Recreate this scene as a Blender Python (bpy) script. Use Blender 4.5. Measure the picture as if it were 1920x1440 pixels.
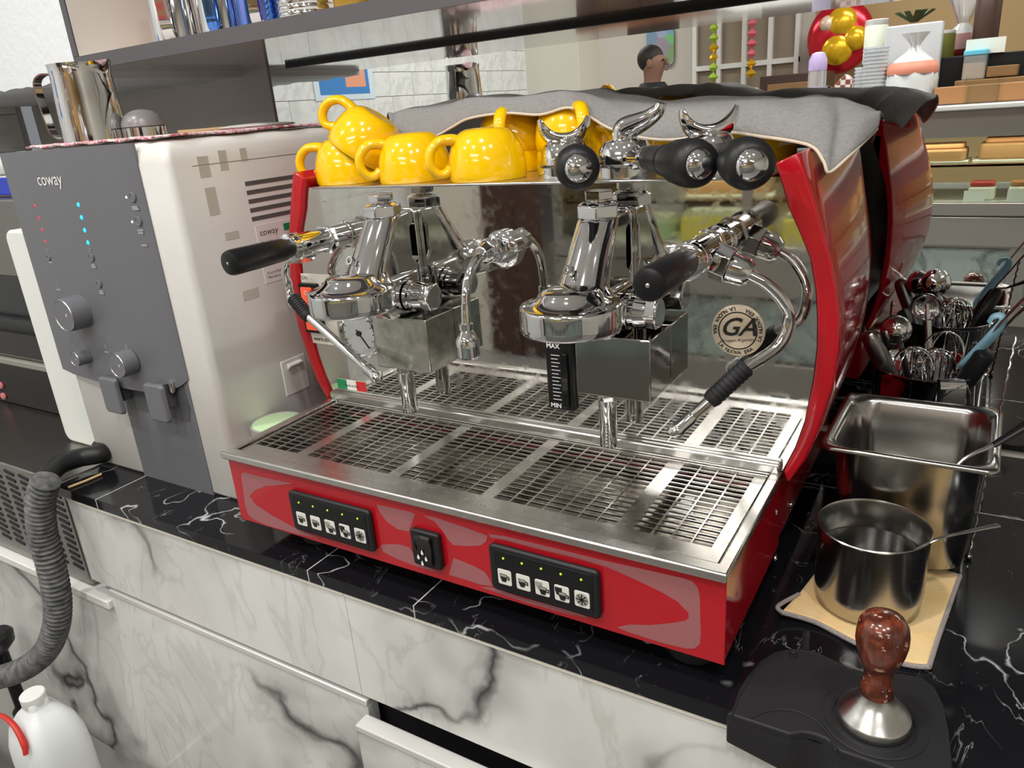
import bpy, bmesh, math, random
from mathutils import Vector, Matrix
from math import pi, sin, cos
random.seed(7)
SC = bpy.context.scene
COL = SC.collection
for o in list(bpy.data.objects):
    bpy.data.objects.remove(o)

# ------------------------------------------------------------------ camera
# X runs along the counter, Y towards the mirror wall, Z up; Z = 0 is the worktop, metres
CAM = Vector((0.83615, -0.55872, 0.53930))
R_ = Vector((0.85492654, 0.51317637, -0.07583286))
U_ = Vector((-0.1151605, 0.3302883, 0.93682853))
F_ = Vector((-0.50580497, 0.79218663, -0.34146988))
FPX = 1417.56
cd = bpy.data.cameras.new('camera')
cd.sensor_width = 36.0
cd.lens = FPX * 36.0 / 1920.0
cd.clip_start = 0.02
cam = bpy.data.objects.new('camera', cd)
cam.matrix_world = Matrix(((R_.x, U_.x, -F_.x, CAM.x), (R_.y, U_.y, -F_.y, CAM.y), (R_.z, U_.z, -F_.z, CAM.z), (0, 0, 0, 1)))
COL.objects.link(cam)
SC.camera = cam

# ------------------------------------------------------------------ world, exposure
w = bpy.data.worlds.new('world')
SC.world = w
w.use_nodes = True
w.node_tree.nodes['Background'].inputs[0].default_value = (0.9, 0.95, 1.0, 1)
w.node_tree.nodes['Background'].inputs[1].default_value = 0.3
SC.view_settings.view_transform = 'Standard'
SC.view_settings.look = 'None'
SC.view_settings.gamma = 1
SC.view_settings.use_curve_mapping = False
SC.view_settings.exposure = -0.34

FLOOR_Z, CEIL_Z = -0.90, 1.75
# ceiling lamps: (x, y, power, shape, size); rectangular panels are unseen fill, added to brighten the shop
LAMPS = [(-.55, -.45, 11, 'D', .12), (.45, -.40, 11, 'D', .12), (1.35, -.55, 11, 'D', .12), (-.05, -1.10, 13, 'D', .12), (.95, -1.05, 13, 'D', .12), (-1.1, -1.0, 11, 'D', .12),
         (0.0, -2.4, 26, 'R', (1.2, 0.3)), (-2.6, -1.6, 28, 'R', (1.2, 0.3)), (-2.6, -3.9, 26, 'R', (1.2, 0.3)), (0.2, -3.9, 28, 'R', (1.2, 0.3)), (2.2, -2.6, 22, 'R', (1.2, 0.3))]

# ------------------------------------------------------------------ photo pixels to positions
def ray(px, py):
    return F_ + R_ * ((px - 960) / FPX) - U_ * ((py - 720) / FPX)
def aty(px, py, Y):
    d = ray(px, py); return CAM + d * ((Y - CAM.y) / d.y)
def atz(px, py, Z):
    d = ray(px, py); return CAM + d * ((Z - CAM.z) / d.z)
def atx(px, py, X):
    d = ray(px, py); return CAM + d * ((X - CAM.x) / d.x)
TH, MD = 0.0238, 0.7008
WE = Vector((cos(TH), -sin(TH), 0)); WN = Vector((-sin(TH), -cos(TH), 0)); WO = Vector((0.68, MD, 0))
def wf(x, d, z):            # x along the mirror wall, d in front of it
    return WO + WE * ((x - 0.68) / cos(TH)) + WN * d + Vector((0, 0, z))
def mray(px, py):
    n = -WN; d = ray(px, py); dm = d - n * (2 * n.dot(d)); cm = CAM - n * (2 * n.dot(CAM - WO)); return cm, dm
def mirY(px, py, Y):        # real point on plane Y seen in the wall mirror at this pixel
    c, d = mray(px, py); return c + d * ((Y - c.y) / d.y)
def mirX(px, py, X):
    c, d = mray(px, py); return c + d * ((X - c.x) / d.x)

# ------------------------------------------------------------------ materials
MATS = {}
def principled(name, col, rough=.5, metal=0, **k):
    m = bpy.data.materials.new(name); m.use_nodes = True
    b = m.node_tree.nodes['Principled BSDF']
    b.inputs['Base Color'].default_value = (*col, 1)
    b.inputs['Roughness'].default_value = rough
    b.inputs['Metallic'].default_value = metal
    for kk, v in k.items():
        b.inputs[kk.replace('_', ' ')].default_value = v
    MATS[name] = m
    return m
def N(m, typ, **k):
    n = m.node_tree.nodes.new(typ)
    for a, v in k.items():
        if a in n.inputs: n.inputs[a].default_value = v
        else: setattr(n, a, v)
    return n
def Lk(m, a, b): m.node_tree.links.new(a, b)
def bsdf(m): return m.node_tree.nodes['Principled BSDF']
def objco(m, scale=(1, 1, 1), rot=(0, 0, 0)):
    t = N(m, 'ShaderNodeTexCoord'); mp = N(m, 'ShaderNodeMapping')
    mp.inputs['Scale'].default_value = scale; mp.inputs['Rotation'].default_value = rot
    Lk(m, t.outputs['Object'], mp.inputs['Vector']); return mp.outputs[0]
def ramp(m, fac, stops):
    r = N(m, 'ShaderNodeValToRGB'); e = r.color_ramp.elements
    while len(e) < len(stops): e.new(.5)
    for el, (p, c) in zip(e, stops):
        el.position = p; el.color = (*c, 1) if len(c) == 3 else c
    Lk(m, fac, r.inputs[0]); return r.outputs[0]
def mix(m, fac, a, b, mode='MIX'):
    n = N(m, 'ShaderNodeMix', data_type='RGBA', blend_type=mode)
    if hasattr(fac, 'links'): Lk(m, fac, n.inputs[0])
    else: n.inputs[0].default_value = fac
    for s, v in ((n.inputs[6], a), (n.inputs[7], b)):
        if hasattr(v, 'links'): Lk(m, v, s)
        else: s.default_value = (*v, 1)
    return n.outputs[2]
def noise(m, co, scale, detail=4, rough=.5, dist=0):
    n = N(m, 'ShaderNodeTexNoise', Scale=scale, Detail=detail, Roughness=rough, Distortion=dist); Lk(m, co, n.inputs['Vector']); return n.outputs[0]
def bump(m, h, strength=.2, dist=.001):
    b = N(m, 'ShaderNodeBump', Strength=strength, Distance=dist); Lk(m, h, b.inputs['Height']); Lk(m, b.outputs[0], bsdf(m).inputs['Normal'])
def emit(name, col, s):
    m = principled(name, col, .4)
    b = bsdf(m); b.inputs['Emission Color'].default_value = (*col, 1); b.inputs['Emission Strength'].default_value = s
    return m

principled('chrome', (.76, .76, .77), .05, 1)
m = principled('steel', (.62, .61, .59), .28, 1)
h = noise(m, objco(m, (6, 300, 300)), 1, 3); bump(m, h, .06, .0005)
m = principled('tray_steel', (.70, .68, .65), .24, 1)
n1 = noise(m, objco(m), 60, 5); r1 = ramp(m, n1, [(.3, (.22,) * 3), (.75, (.30,) * 3)]); Lk(m, r1, bsdf(m).inputs['Roughness'])
m = principled('tray_floor', (.20, .18, .155), .22, 1)
n1 = noise(m, objco(m), 30, 6); Lk(m, ramp(m, n1, [(.3, (.10, .085, .07)), (.7, (.42, .39, .34))]), bsdf(m).inputs['Base Color'])
m = principled('polished_steel', (.66, .65, .62), .045, 1)
n1 = noise(m, objco(m), 90, 6); Lk(m, ramp(m, n1, [(.45, (.03,) * 3), (.8, (.16,) * 3)]), bsdf(m).inputs['Roughness'])
principled('box_steel', (.42, .41, .39), .09, 1)
m = principled('brushed_box', (.55, .55, .50), .2, 1)
n1 = noise(m, objco(m), 40, 6, .6); Lk(m, ramp(m, n1, [(.35, (.36, .37, .32)), (.65, (.66, .65, .6))]), bsdf(m).inputs['Base Color'])
m = principled('pot_steel', (.47, .46, .44), .2, 1)
h = noise(m, objco(m, (4, 4, 400)), 1, 3); bump(m, h, .05, .0004)
m = principled('red_paint', (.43, .005, .012), .25, 0, Coat_Weight=.6, Coat_Roughness=.05, Specular_IOR_Level=.35)
m = principled('red_gloss', (.44, .007, .016), .10, 0, Coat_Weight=.25, Coat_Roughness=.02, Specular_IOR_Level=.35)
m = principled('red_print', (.55, .22, .24), .4)
v = N(m, 'ShaderNodeTexChecker', Scale=1300); Lk(m, objco(m), v.inputs[0])
Lk(m, mix(m, v.outputs['Fac'], (.32, .035, .045), (.34, .20, .205)), bsdf(m).inputs['Base Color'])
principled('yellow_ceramic', (.93, .54, .0), .12, 0, Coat_Weight=.6, Coat_Roughness=.03)
principled('cup_inside', (.03, .028, .025), .35)
principled('black_plastic', (.009, .009, .010), .32, 0, Specular_IOR_Level=.3)
principled('black_satin', (.012, .012, .013), .42, 0, Specular_IOR_Level=.35)
principled('black_gloss', (.008, .008, .009), .08)
m = principled('black_rubber', (.016, .0155, .017), .55, 0, Specular_IOR_Level=.3)
h = noise(m, objco(m), 900, 2); bump(m, h, .12, .0004)
m = principled('hose_rubber', (.035, .036, .04), .55)
n1 = noise(m, objco(m), 70, 5); Lk(m, ramp(m, n1, [(.35, (.045, .047, .053)), (.7, (.17, .165, .155))]), bsdf(m).inputs['Base Color'])
principled('dial_white', (.8, .8, .78), .4)
principled('print_black', (.01, .01, .01), .5)
principled('print_grey', (.32, .32, .34), .5)
principled('print_white', (.82, .82, .8), .45)
principled('button_white', (.74, .72, .66), .35)
principled('button_grey', (.33, .32, .28), .4)
principled('badge_champagne', (.72, .60, .45), .3, .35)
principled('sticker_green', (.01, .25, .1), .35); principled('sticker_red', (.6, .02, .02), .35); principled('sticker_white', (.8, .79, .75), .35)
principled('plate_ivory', (.7, .66, .58), .4)
emit('lamp_orange', (.8, .1, .04), .55); emit('led_green', (.35, .75, .02), .7)
emit('led_blue', (.02, .45, .9), 1.6); emit('led_red', (.8, .03, .08), .6); emit('led_white', (.9, .9, .9), 1.0)
# dispenser
principled('dispenser_grey', (.135, .135, .148), .40)
principled('dispenser_dark', (.085, .085, .092), .4)
m = principled('dispenser_white', (.70, .68, .64), .38)
n1 = noise(m, objco(m), 7, 4); Lk(m, ramp(m, n1, [(.3, (.66, .63, .59)), (.7, (.74, .73, .70))]), bsdf(m).inputs['Base Color'])
principled('tape_residue', (.50, .47, .41), .8); principled('label_paper', (.74, .70, .68), .5)
principled('slot_dark', (.10, .095, .09), .7)
principled('plastic_white', (.80, .82, .78), .42, 0, Subsurface_Weight=.15, Subsurface_Radius=(.01, .01, .01))
m = principled('jug_plastic', (.80, .82, .83), .35, 0, Subsurface_Weight=.3, Subsurface_Radius=(.02, .02, .02))
principled('strap_red', (.55, .03, .02), .4); principled('lid_green', (.50, .68, .40), .35); principled('rim_grey', (.30, .29, .27), .5)
# stone
def stone(name, base, vein, scale, rough, soft):
    m = principled(name, base, rough)
    co = objco(m)
    wn = N(m, 'ShaderNodeTexNoise', Scale=scale * .8, Detail=6, Roughness=.55); Lk(m, co, wn.inputs['Vector'])
    warp = N(m, 'ShaderNodeVectorMath', operation='MULTIPLY_ADD'); Lk(m, wn.outputs['Color'], warp.inputs[0])
    warp.inputs[1].default_value = (.5 / scale,) * 3; Lk(m, co, warp.inputs[2])
    n = noise(m, warp.outputs[0], scale, 3, .5, .3)
    s = N(m, 'ShaderNodeMath', operation='SUBTRACT'); Lk(m, n, s.inputs[0]); s.inputs[1].default_value = .5
    a = N(m, 'ShaderNodeMath', operation='ABSOLUTE'); Lk(m, s.outputs[0], a.inputs[0])
    return m, co, a.outputs[0]
m, co, a = stone('marble_white', (.7, .7, .67), (.2,) * 3, 2.6, .16, 1)
rotco = objco(m, (1.0, 1, .55), (0, .6, 0))
base = ramp(m, noise(m, rotco, 6, 5), [(.3, (.60, .595, .57)), (.6, (.74, .735, .71))])
mask = ramp(m, noise(m, co, 2.3, 3), [(.50, (1,) * 3), (.64, (.0,) * 3)])
thin = ramp(m, a, [(0, (.15,) * 3), (.005, (.35,) * 3), (.018, (1,) * 3)])
wide = ramp(m, a, [(0, (.55,) * 3), (.08, (1,) * 3)])
n2 = noise(m, rotco, 7, 4, .55, 1.0)
s2 = N(m, 'ShaderNodeMath', operation='SUBTRACT'); Lk(m, n2, s2.inputs[0]); s2.inputs[1].default_value = .52
a2 = N(m, 'ShaderNodeMath', operation='ABSOLUTE'); Lk(m, s2.outputs[0], a2.inputs[0])
faint = ramp(m, a2.outputs[0], [(0, (.87, .865, .85)), (.03, (1,) * 3)])
c1 = mix(m, 1, base, mix(m, mask, (1, 1, 1), wide), 'MULTIPLY')
c2 = mix(m, 1, c1, mix(m, mask, (1, 1, 1), thin), 'MULTIPLY')
c3 = mix(m, 1, c2, faint, 'MULTIPLY')
Lk(m, c3, bsdf(m).inputs['Base Color'])
m, co, a = stone('marble_black', (.012,) * 3, (.6,) * 3, 6.5, .10, 1)
bsdf(m).inputs['Specular IOR Level'].default_value = .35
veins = ramp(m, a, [(0, (1,) * 3), (.0022, (.5,) * 3), (.006, (0,) * 3)])
mask = ramp(m, noise(m, co, 9, 3), [(.47, (0,) * 3), (.60, (1,) * 3)])
v2 = mix(m, mask, (0, 0, 0), veins)
rc = objco(m, (1, .35, 1), (0, 0, .7))
n2 = noise(m, rc, 26, 4, .6, .8)
s2 = N(m, 'ShaderNodeMath', operation='SUBTRACT'); Lk(m, n2, s2.inputs[0]); s2.inputs[1].default_value = .5
a2 = N(m, 'ShaderNodeMath', operation='ABSOLUTE'); Lk(m, s2.outputs[0], a2.inputs[0])
fine = ramp(m, a2.outputs[0], [(0, (.6,) * 3), (.004, (.2,) * 3), (.009, (0,) * 3)])
mask2 = ramp(m, noise(m, co, 14, 2), [(.55, (0,) * 3), (.68, (1,) * 3)])
v3 = mix(m, mask2, (0, 0, 0), fine)
vv_ = mix(m, 1, v2, v3, 'ADD')
sp = ramp(m, noise(m, co, 150, 2), [(.70, (0,) * 3), (.78, (.22,) * 3)])
Lk(m, mix(m, 1, mix(m, vv_, (.007, .007, .009), (.55, .55, .56)), mix(m, .25, (0, 0, 0), sp), 'ADD'), bsdf(m).inputs['Base Color'])
m = principled('tile_white', (.72, .73, .71), .15)
n1 = noise(m, objco(m), 6, 5, .6, 1.2); Lk(m, ramp(m, n1, [(.42, (.74, .75, .73)), (.52, (.62, .63, .62)), (.6, (.75, .76, .74))]), bsdf(m).inputs['Base Color'])
principled('grout', (.55, .55, .53), .8)
principled('aluminium', (.72, .71, .69), .3, .35)
principled('case_steel', (.42, .40, .37), .32, .7)
m = principled('case_marble', (.3, .36, .33), .15)
n1 = noise(m, objco(m), 5, 6, .6, 1.0); Lk(m, ramp(m, n1, [(.42, (.36, .43, .40)), (.5, (.17, .21, .20)), (.56, (.38, .45, .42))]), bsdf(m).inputs['Base Color'])
principled('white_ledge', (.78, .77, .74), .35)
principled('gap_black', (.008, .008, .009), .6)
m = principled('plaster', (.80, .82, .84), .8)
h = noise(m, objco(m), 60, 6); bump(m, h, .5, .004)
principled('wall_cream', (.70, .67, .60), .7); principled('wall_beige', (.60, .55, .49), .8); principled('pillar_cream', (.74, .70, .60), .6)
principled('panel_grey', (.55, .52, .50), .6); principled('fascia_grey', (.095, .088, .095), .5)
m = principled('laminate_under', (.34, .31, .285), .14, 0, Specular_IOR_Level=1.0, Coat_Weight=1.0, Coat_IOR=2.2, Coat_Roughness=.05)
h = noise(m, objco(m, (8, 220, 8)), 1, 3); bump(m, h, .10, .001)
principled('cabinet_cream', (.74, .68, .62), .5)
principled('ceiling_white', (.8, .8, .79), .8)
m = principled('floor_tile', (.30, .29, .28), .35)
principled('mirror_glass', (.90, .92, .91), .005, 1)
principled('glass_clear', (1, 1, 1), .02, 0, Transmission_Weight=1.0, IOR=1.45)
principled('pane_thin', (.72, .92, .80), .02, 0, Transmission_Weight=1.0, IOR=1.02, Alpha=.25)
principled('clear_plastic', (.92, .94, .96), .12, 0, Transmission_Weight=.75, IOR=1.3)
principled('cup_plastic', (.8, .83, .86), .25, 0, Transmission_Weight=.35, IOR=1.3)
principled('water', (.55, .55, .5), .02, 0, Transmission_Weight=1.0, IOR=1.33)
principled('appliance_steel', (.30, .29, .27), .32, 1); principled('appliance_black', (.012, .012, .014), .3)
principled('appliance_grey', (.35, .34, .30), .45, .3)
principled('knob_pink', (.6, .2, .22), .4); principled('plastic_blue', (.01, .04, .5), .35)
m = principled('towel_grey', (.40, .375, .355), 1, 0, Sheen_Weight=.5)
h = noise(m, objco(m), 420, 5, .8); bump(m, h, 1.0, .006)
Lk(m, ramp(m, noise(m, objco(m), 260, 5, .8), [(.3, (.27, .25, .235)), (.7, (.52, .49, .465))]), bsdf(m).inputs['Base Color'])
principled('towel_hem', (.66, .56, .44), .9)
m = principled('cloth_yellow', (.80, .55, .24), .95, 0, Sheen_Weight=.3)
h = noise(m, objco(m), 500, 3); bump(m, h, .5, .002)
Lk(m, ramp(m, noise(m, objco(m), 25, 4), [(.3, (.76, .50, .20)), (.7, (.84, .62, .32))]), bsdf(m).inputs['Base Color'])
m = principled('stitch_grey', (.36, .32, .31), .9)
h = noise(m, objco(m), 700, 2); bump(m, h, .8, .003)
m = principled('towel_pink', (.72, .60, .58), .95)
Lk(m, ramp(m, noise(m, objco(m), 130, 4), [(.42, (.78, .72, .69)), (.6, (.55, .12, .18))]), bsdf(m).inputs['Base Color'])
h = noise(m, objco(m), 300, 3); bump(m, h, .7, .004)
m = principled('tamper_wood', (.16, .03, .012), .18, 0, Coat_Weight=.8, Coat_Roughness=.06)
wv = N(m, 'ShaderNodeTexWave', Scale=16, Distortion=9, Detail=4); wv.inputs['Detail Scale'].default_value = 2.5; wv.wave_type = 'RINGS'
Lk(m, objco(m, (1.6, 1, .9), (.5, .3, 0)), wv.inputs[0])
wood = ramp(m, wv.outputs[0], [(.1, (.085, .017, .008)), (.5, (.15, .032, .013)), (.9, (.19, .042, .017))])
grain = ramp(m, noise(m, objco(m, (300, 300, 40)), 1, 3), [(.35, (.65,) * 3), (.6, (1,) * 3)])
wood = mix(m, 1, wood, grain, 'MULTIPLY')
chips = ramp(m, noise(m, objco(m), 110, 3, .6), [(.615, (0,) * 3), (.63, (1,) * 3)])
Lk(m, mix(m, chips, wood, (.50, .31, .22)), bsdf(m).inputs['Base Color'])
principled('wood_light', (.55, .38, .2), .5)
principled('stone_grey', (.20, .19, .185), .3)
principled('blue_hook', (.22, .42, .52), .35); principled('steel_dark', (.30, .29, .28), .25, 1)
m = principled('iridescent', (.05, .07, .35), .12, 1)
Lk(m, ramp(m, noise(m, objco(m, (60, 60, 2)), 1, 2), [(.3, (.02, .04, .2)), (.5, (.12, .3, .8)), (.7, (.35, .22, .7))]), bsdf(m).inputs['Base Color'])
principled('copper', (.5, .22, .12), .3, 1)
principled('amber_glass', (.5, .3, .03), .1, 0, Transmission_Weight=.5)
principled('poster_blue', (.05, .22, .55), .4); principled('poster_pale', (.62, .72, .78), .4); principled('poster_orange', (.75, .32, .2), .5); principled('poster_cream', (.7, .7, .55), .5)
# display case goods
principled('sponge_yellow', (.80, .66, .14), .8); principled('cream_white', (.78, .80, .66), .6); principled('cake_green', (.38, .5, .30), .8)
principled('fruit_red', (.55, .06, .05), .4); principled('fruit_orange', (.52, .24, .10), .6); principled('card_white', (.8, .82, .74), .5)
principled('bag_white', (.78, .79, .80), .5); principled('shrimp_orange', (.80, .30, .2), .5)
principled('lilac', (.55, .42, .72), .4); principled('sky_blue', (.15, .55, .75), .35); principled('jar_olive', (.16, .16, .03), .5); principled('jar_brown', (.07, .035, .025), .4)
principled('bread_brown', (.32, .17, .07), .7); principled('leaf_green', (.05, .12, .04), .6)
m = principled('plaid', (.6, .4, .35), .8)
v = N(m, 'ShaderNodeTexChecker', Scale=55); Lk(m, objco(m), v.inputs[0]); v.inputs[1].default_value = (.75, .68, .62, 1); v.inputs[2].default_value = (.22, .06, .05, 1); Lk(m, v.outputs[0], bsdf(m).inputs['Base Color'])
principled('foil_red', (.60, .015, .03), .2, .5); principled('foil_yellow', (.85, .5, .02), .2, .5); principled('foil_cream', (.8, .6, .45), .3, .2)
principled('skin', (.30, .16, .105), .6); principled('hair_black', (.018, .014, .012), .6); principled('shirt_black', (.012, .012, .013), .8); principled('trousers', (.03, .03, .04), .8)
m = principled('art_print', (.4, .4, .4), .5)
vv = N(m, 'ShaderNodeTexVoronoi', Scale=9); Lk(m, objco(m), vv.inputs['Vector'])
Lk(m, mix(m, .55, vv.outputs['Color'], (.15, .3, .25)), bsdf(m).inputs['Base Color'])
principled('window_white', (.82, .80, .76), .5); principled('window_dim', (.30, .24, .18), .25); principled('cork_gold', (.42, .28, .13), .7)
principled('deco_green', (.4, .6, .05), .6); principled('deco_pink', (.75, .15, .2), .6)
emit('lamp_panel', (1, .98, .94), 1.0)

# ------------------------------------------------------------------ geometry helpers
def catmull(pts, k=8):
    P = [Vector(p) for p in pts]; Q = []
    for i in range(len(P) - 1):
        a = P[i - 1] if i else P[0] * 2 - P[1]; b, c = P[i], P[i + 1]; d = P[i + 2] if i + 2 < len(P) else c * 2 - b
        for j in range(k):
            t = j / k
            Q.append(.5 * ((2 * b) + (c - a) * t + (2 * a - 5 * b + 4 * c - d) * t * t + (3 * b - a - 3 * c + d) * t ** 3))
    Q.append(P[-1]); return Q
def perp(d):
    d = d.normalized(); a = Vector((0, 0, 1)) if abs(d.z) < .9 else Vector((1, 0, 0))
    x = a.cross(d).normalized(); return x, d.cross(x)
class MB:
    def __init__(s): s.v = []; s.f = []
    def add(s, vs, fs):
        b = len(s.v); s.v += [tuple(x) for x in vs]; s.f += [tuple(i + b for i in f) for f in fs]; return s
    def box(s, x0, x1, y0, y1, z0, z1):
        v = [(x, y, z) for z in (z0, z1) for y in (y0, y1) for x in (x0, x1)]
        return s.add(v, [(0, 2, 3, 1), (4, 5, 7, 6), (0, 1, 5, 4), (2, 6, 7, 3), (0, 4, 6, 2), (1, 3, 7, 5)])
    def obox(s, c, a, b, d):
        c, a, b, d = map(Vector, (c, a, b, d))
        v = [c + a * i + b * j + d * k for k in (-1, 1) for j in (-1, 1) for i in (-1, 1)]
        return s.add(v, [(0, 2, 3, 1), (4, 5, 7, 6), (0, 1, 5, 4), (2, 6, 7, 3), (0, 4, 6, 2), (1, 3, 7, 5)])
    def loft(s, rings, cap=True, closed=False):
        n = len(rings[0]); v = [p for r in rings for p in r]; f = []
        m = len(rings)
        for i in range(m if closed else m - 1):
            for j in range(n):
                a, b = i * n + j, i * n + (j + 1) % n; c = ((i + 1) % m) * n
                f.append((a, b, c + (j + 1) % n, c + j))
        if cap and not closed:
            f.append(tuple(range(n - 1, -1, -1))); f.append(tuple((m - 1) * n + j for j in range(n)))
        return s.add(v, f)
    def cyl(s, p0, p1, r0, r1=None, n=24, rot=0):
        p0, p1 = Vector(p0), Vector(p1); r1 = r0 if r1 is None else r1; x, y = perp(p1 - p0)
        return s.loft([[p + x * (r * cos(2 * pi * j / n + rot)) + y * (r * sin(2 * pi * j / n + rot)) for j in range(n)] for p, r in ((p0, r0), (p1, r1))])
    def lathe(s, prof, o=(0, 0, 0), ax=(0, 0, 1), n=32, cap=True, a0=0):
        o, ax = Vector(o), Vector(ax).normalized(); x, y = perp(ax)
        return s.loft([[o + ax * z + x * (max(r, 1e-5) * cos(2 * pi * j / n + a0)) + y * (max(r, 1e-5) * sin(2 * pi * j / n + a0)) for j in range(n)] for r, z in prof], cap)
    def tube(s, pts, r, n=12, k=8, raw=False, cap=True, flat=1.0, up=None):
        Q = [Vector(p) for p in pts] if raw else catmull(pts, k); m = len(Q)
        rr = (lambda i: r) if not hasattr(r, '__len__') else (lambda i: r[min(int(i / (m - 1) * (len(r) - 1)), len(r) - 2)] * (1 - (i / (m - 1) * (len(r) - 1)) % 1) + r[min(int(i / (m - 1) * (len(r) - 1)) + 1, len(r) - 1)] * ((i / (m - 1) * (len(r) - 1)) % 1) if i < m - 1 else r[-1])
        rings = []; x = None
        for i, q in enumerate(Q):
            t = (Q[min(i + 1, m - 1)] - Q[max(i - 1, 0)]).normalized()
            if x is None: x = (up and (Vector(up) - t * Vector(up).dot(t)).normalized()) or perp(t)[0]
            else: x = (x - t * x.dot(t)).normalized()
            y = t.cross(x); R = rr(i)
            rings.append([q + x * (R * cos(2 * pi * j / n)) + y * (R * flat * sin(2 * pi * j / n)) for j in range(n)])
        return s.loft(rings, cap)
    def prism(s, poly, f0, f1):       # poly of 2-D points, mapped to 3-D by f0 and f1
        n = len(poly); v = [f0(*p) for p in poly] + [f1(*p) for p in poly]
        return s.add(v, [tuple(range(n - 1, -1, -1)), tuple(range(n, 2 * n))] + [(i, (i + 1) % n, n + (i + 1) % n, n + i) for i in range(n)])
    def ball(s, c, r, nu=20, nv=12):
        c = Vector(c); r = (r,) * 3 if not hasattr(r, '__len__') else r
        return s.loft([[c + Vector((r[0] * sin(t) * cos(2 * pi * j / nu), r[1] * sin(t) * sin(2 * pi * j / nu), r[2] * cos(t))) for j in range(nu)] for t in [1e-3 + (pi - 2e-3) * i / nv for i in range(nv + 1)]])
    def xform(s, M):
        s.v = [tuple(M @ Vector(p)) for p in s.v]; return s
    def build(s, name, mat, parent=None, smooth=True, bevel=0, seg=2, local=False, label=None, ang=40):
        me = bpy.data.meshes.new(name); me.from_pydata(s.v, [], s.f)
        bm = bmesh.new(); bm.from_mesh(me); bmesh.ops.recalc_face_normals(bm, faces=bm.faces); bm.to_mesh(me); bm.free()
        if smooth:
            for p in me.polygons: p.use_smooth = True
            me.set_sharp_from_angle(angle=math.radians(ang))
        me.materials.append(MATS[mat])
        o = bpy.data.objects.new(name, me); COL.objects.link(o)
        if bevel:
            b = o.modifiers.new('bevel', 'BEVEL'); b.width = bevel; b.segments = seg; b.limit_method = 'ANGLE'; b.angle_limit = math.radians(35)
        if parent:
            o.parent = parent
            if not local and parent.type == 'EMPTY': o.matrix_parent_inverse = Matrix.Translation(parent.location).inverted()
        if label: o['label'] = label
        return o
def tag(o, label=None, cat=None, group=None, kind=None):
    for k, v in (('label', label), ('category', cat), ('group', group), ('kind', kind)):
        if v: o[k] = v
    return o
def thing(name, label, cat, loc=(0, 0, 0), rz=0, group=None):
    e = bpy.data.objects.new(name, None); e.empty_display_size = .02; e.location = loc; e.rotation_euler = (0, 0, rz); COL.objects.link(e)
    return tag(e, label, cat, group)
def struct(o): o['kind'] = 'structure'; return o
def copy_tree(o, parent=None):
    c = o.copy(); COL.objects.link(c)
    if parent: c.parent = parent
    for ch in list(o.children): copy_tree(ch, c)
    return c
def text(body, size, mat, o, xd, yd, parent, name='lettering', align='CENTER', off=0, shear=0, local=False):
    cu = bpy.data.curves.new(name, 'FONT'); cu.body = body; cu.size = size; cu.align_x = align; cu.align_y = 'CENTER'; cu.shear = shear; cu.resolution_u = 3
    if off: cu.offset = off
    t = bpy.data.objects.new(name, cu); COL.objects.link(t)
    bpy.context.view_layer.update()
    me = bpy.data.meshes.new_from_object(t.evaluated_get(bpy.context.evaluated_depsgraph_get()))
    bpy.data.objects.remove(t)
    o, xd, yd = Vector(o), Vector(xd).normalized(), Vector(yd).normalized()
    for v in me.vertices: v.co = o + xd * v.co.x + yd * v.co.y
    me.name = name; me.materials.clear(); me.materials.append(MATS[mat])
    ob = bpy.data.objects.new(name, me); COL.objects.link(ob)
    if parent:
        ob.parent = parent
        if not local and parent.type == 'EMPTY': ob.matrix_parent_inverse = Matrix.Translation(parent.location).inverted()
    return ob
def rrect(hx, hy, r, n=6):
    P = []
    for cx, cy, a in ((hx - r, hy - r, 0), (-hx + r, hy - r, pi / 2), (-hx + r, -hy + r, pi), (hx - r, -hy + r, 1.5 * pi)):
        P += [(cx + r * cos(a + pi / 2 * i / n), cy + r * sin(a + pi / 2 * i / n)) for i in range(n + 1)]
    return P
def rrloft(c, seq, rz=0):          # seq of (hx, hy, r, z): a shell through rounded rectangles
    c = Vector(c)
    def q(x, y, z): return c + Vector((x * cos(rz) - y * sin(rz), x * sin(rz) + y * cos(rz), z))
    return MB().loft([[q(x, y, z) for x, y in rrect(hx, hy, r)] for hx, hy, r, z in seq])
# ================================================================== the setting
struct(MB().box(-4, 3.6, -5.2, 1.2, FLOOR_Z - .05, FLOOR_Z).build('floor', 'floor_tile'))
struct(MB().box(-4, 3.6, -5.2, 1.2, CEIL_Z, CEIL_Z + .05).build('ceiling', 'ceiling_white'))
def wbox(x0, x1, d0, d1, z0, z1):
    b = MB(); v = [wf(x, d, z) for z in (z0, z1) for d in (d1, d0) for x in (x0, x1)]
    return b.add(v, [(0, 2, 3, 1), (4, 5, 7, 6), (0, 1, 5, 4), (2, 6, 7, 3), (0, 4, 6, 2), (1, 3, 7, 5)])
MIR_L = -0.563
wb = struct(wbox(-1.62, 3.55, -.12, -.006, FLOOR_Z, CEIL_Z).build('wall_back', 'wall_cream'))
wbox(-1.6, MIR_L, -.006, .004, -.25, .667).build('grey_panel', 'panel_grey', wb)
mirror = thing('wall_mirror', 'large wall mirror behind the red espresso machine', 'mirror', wf(.7, 0, 0))
wbox(MIR_L, 2.6, -.006, 0, .0, .667).build('glass', 'mirror_glass', mirror)
wbox(MIR_L - .002, MIR_L, -.006, .0015, .0, .667).build('edge_strip', 'aluminium', mirror)
wbox(-.50, 2.6, .0, .006, .6585, .667).build('black_channel', 'black_satin', mirror)
WLX = -1.6
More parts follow.
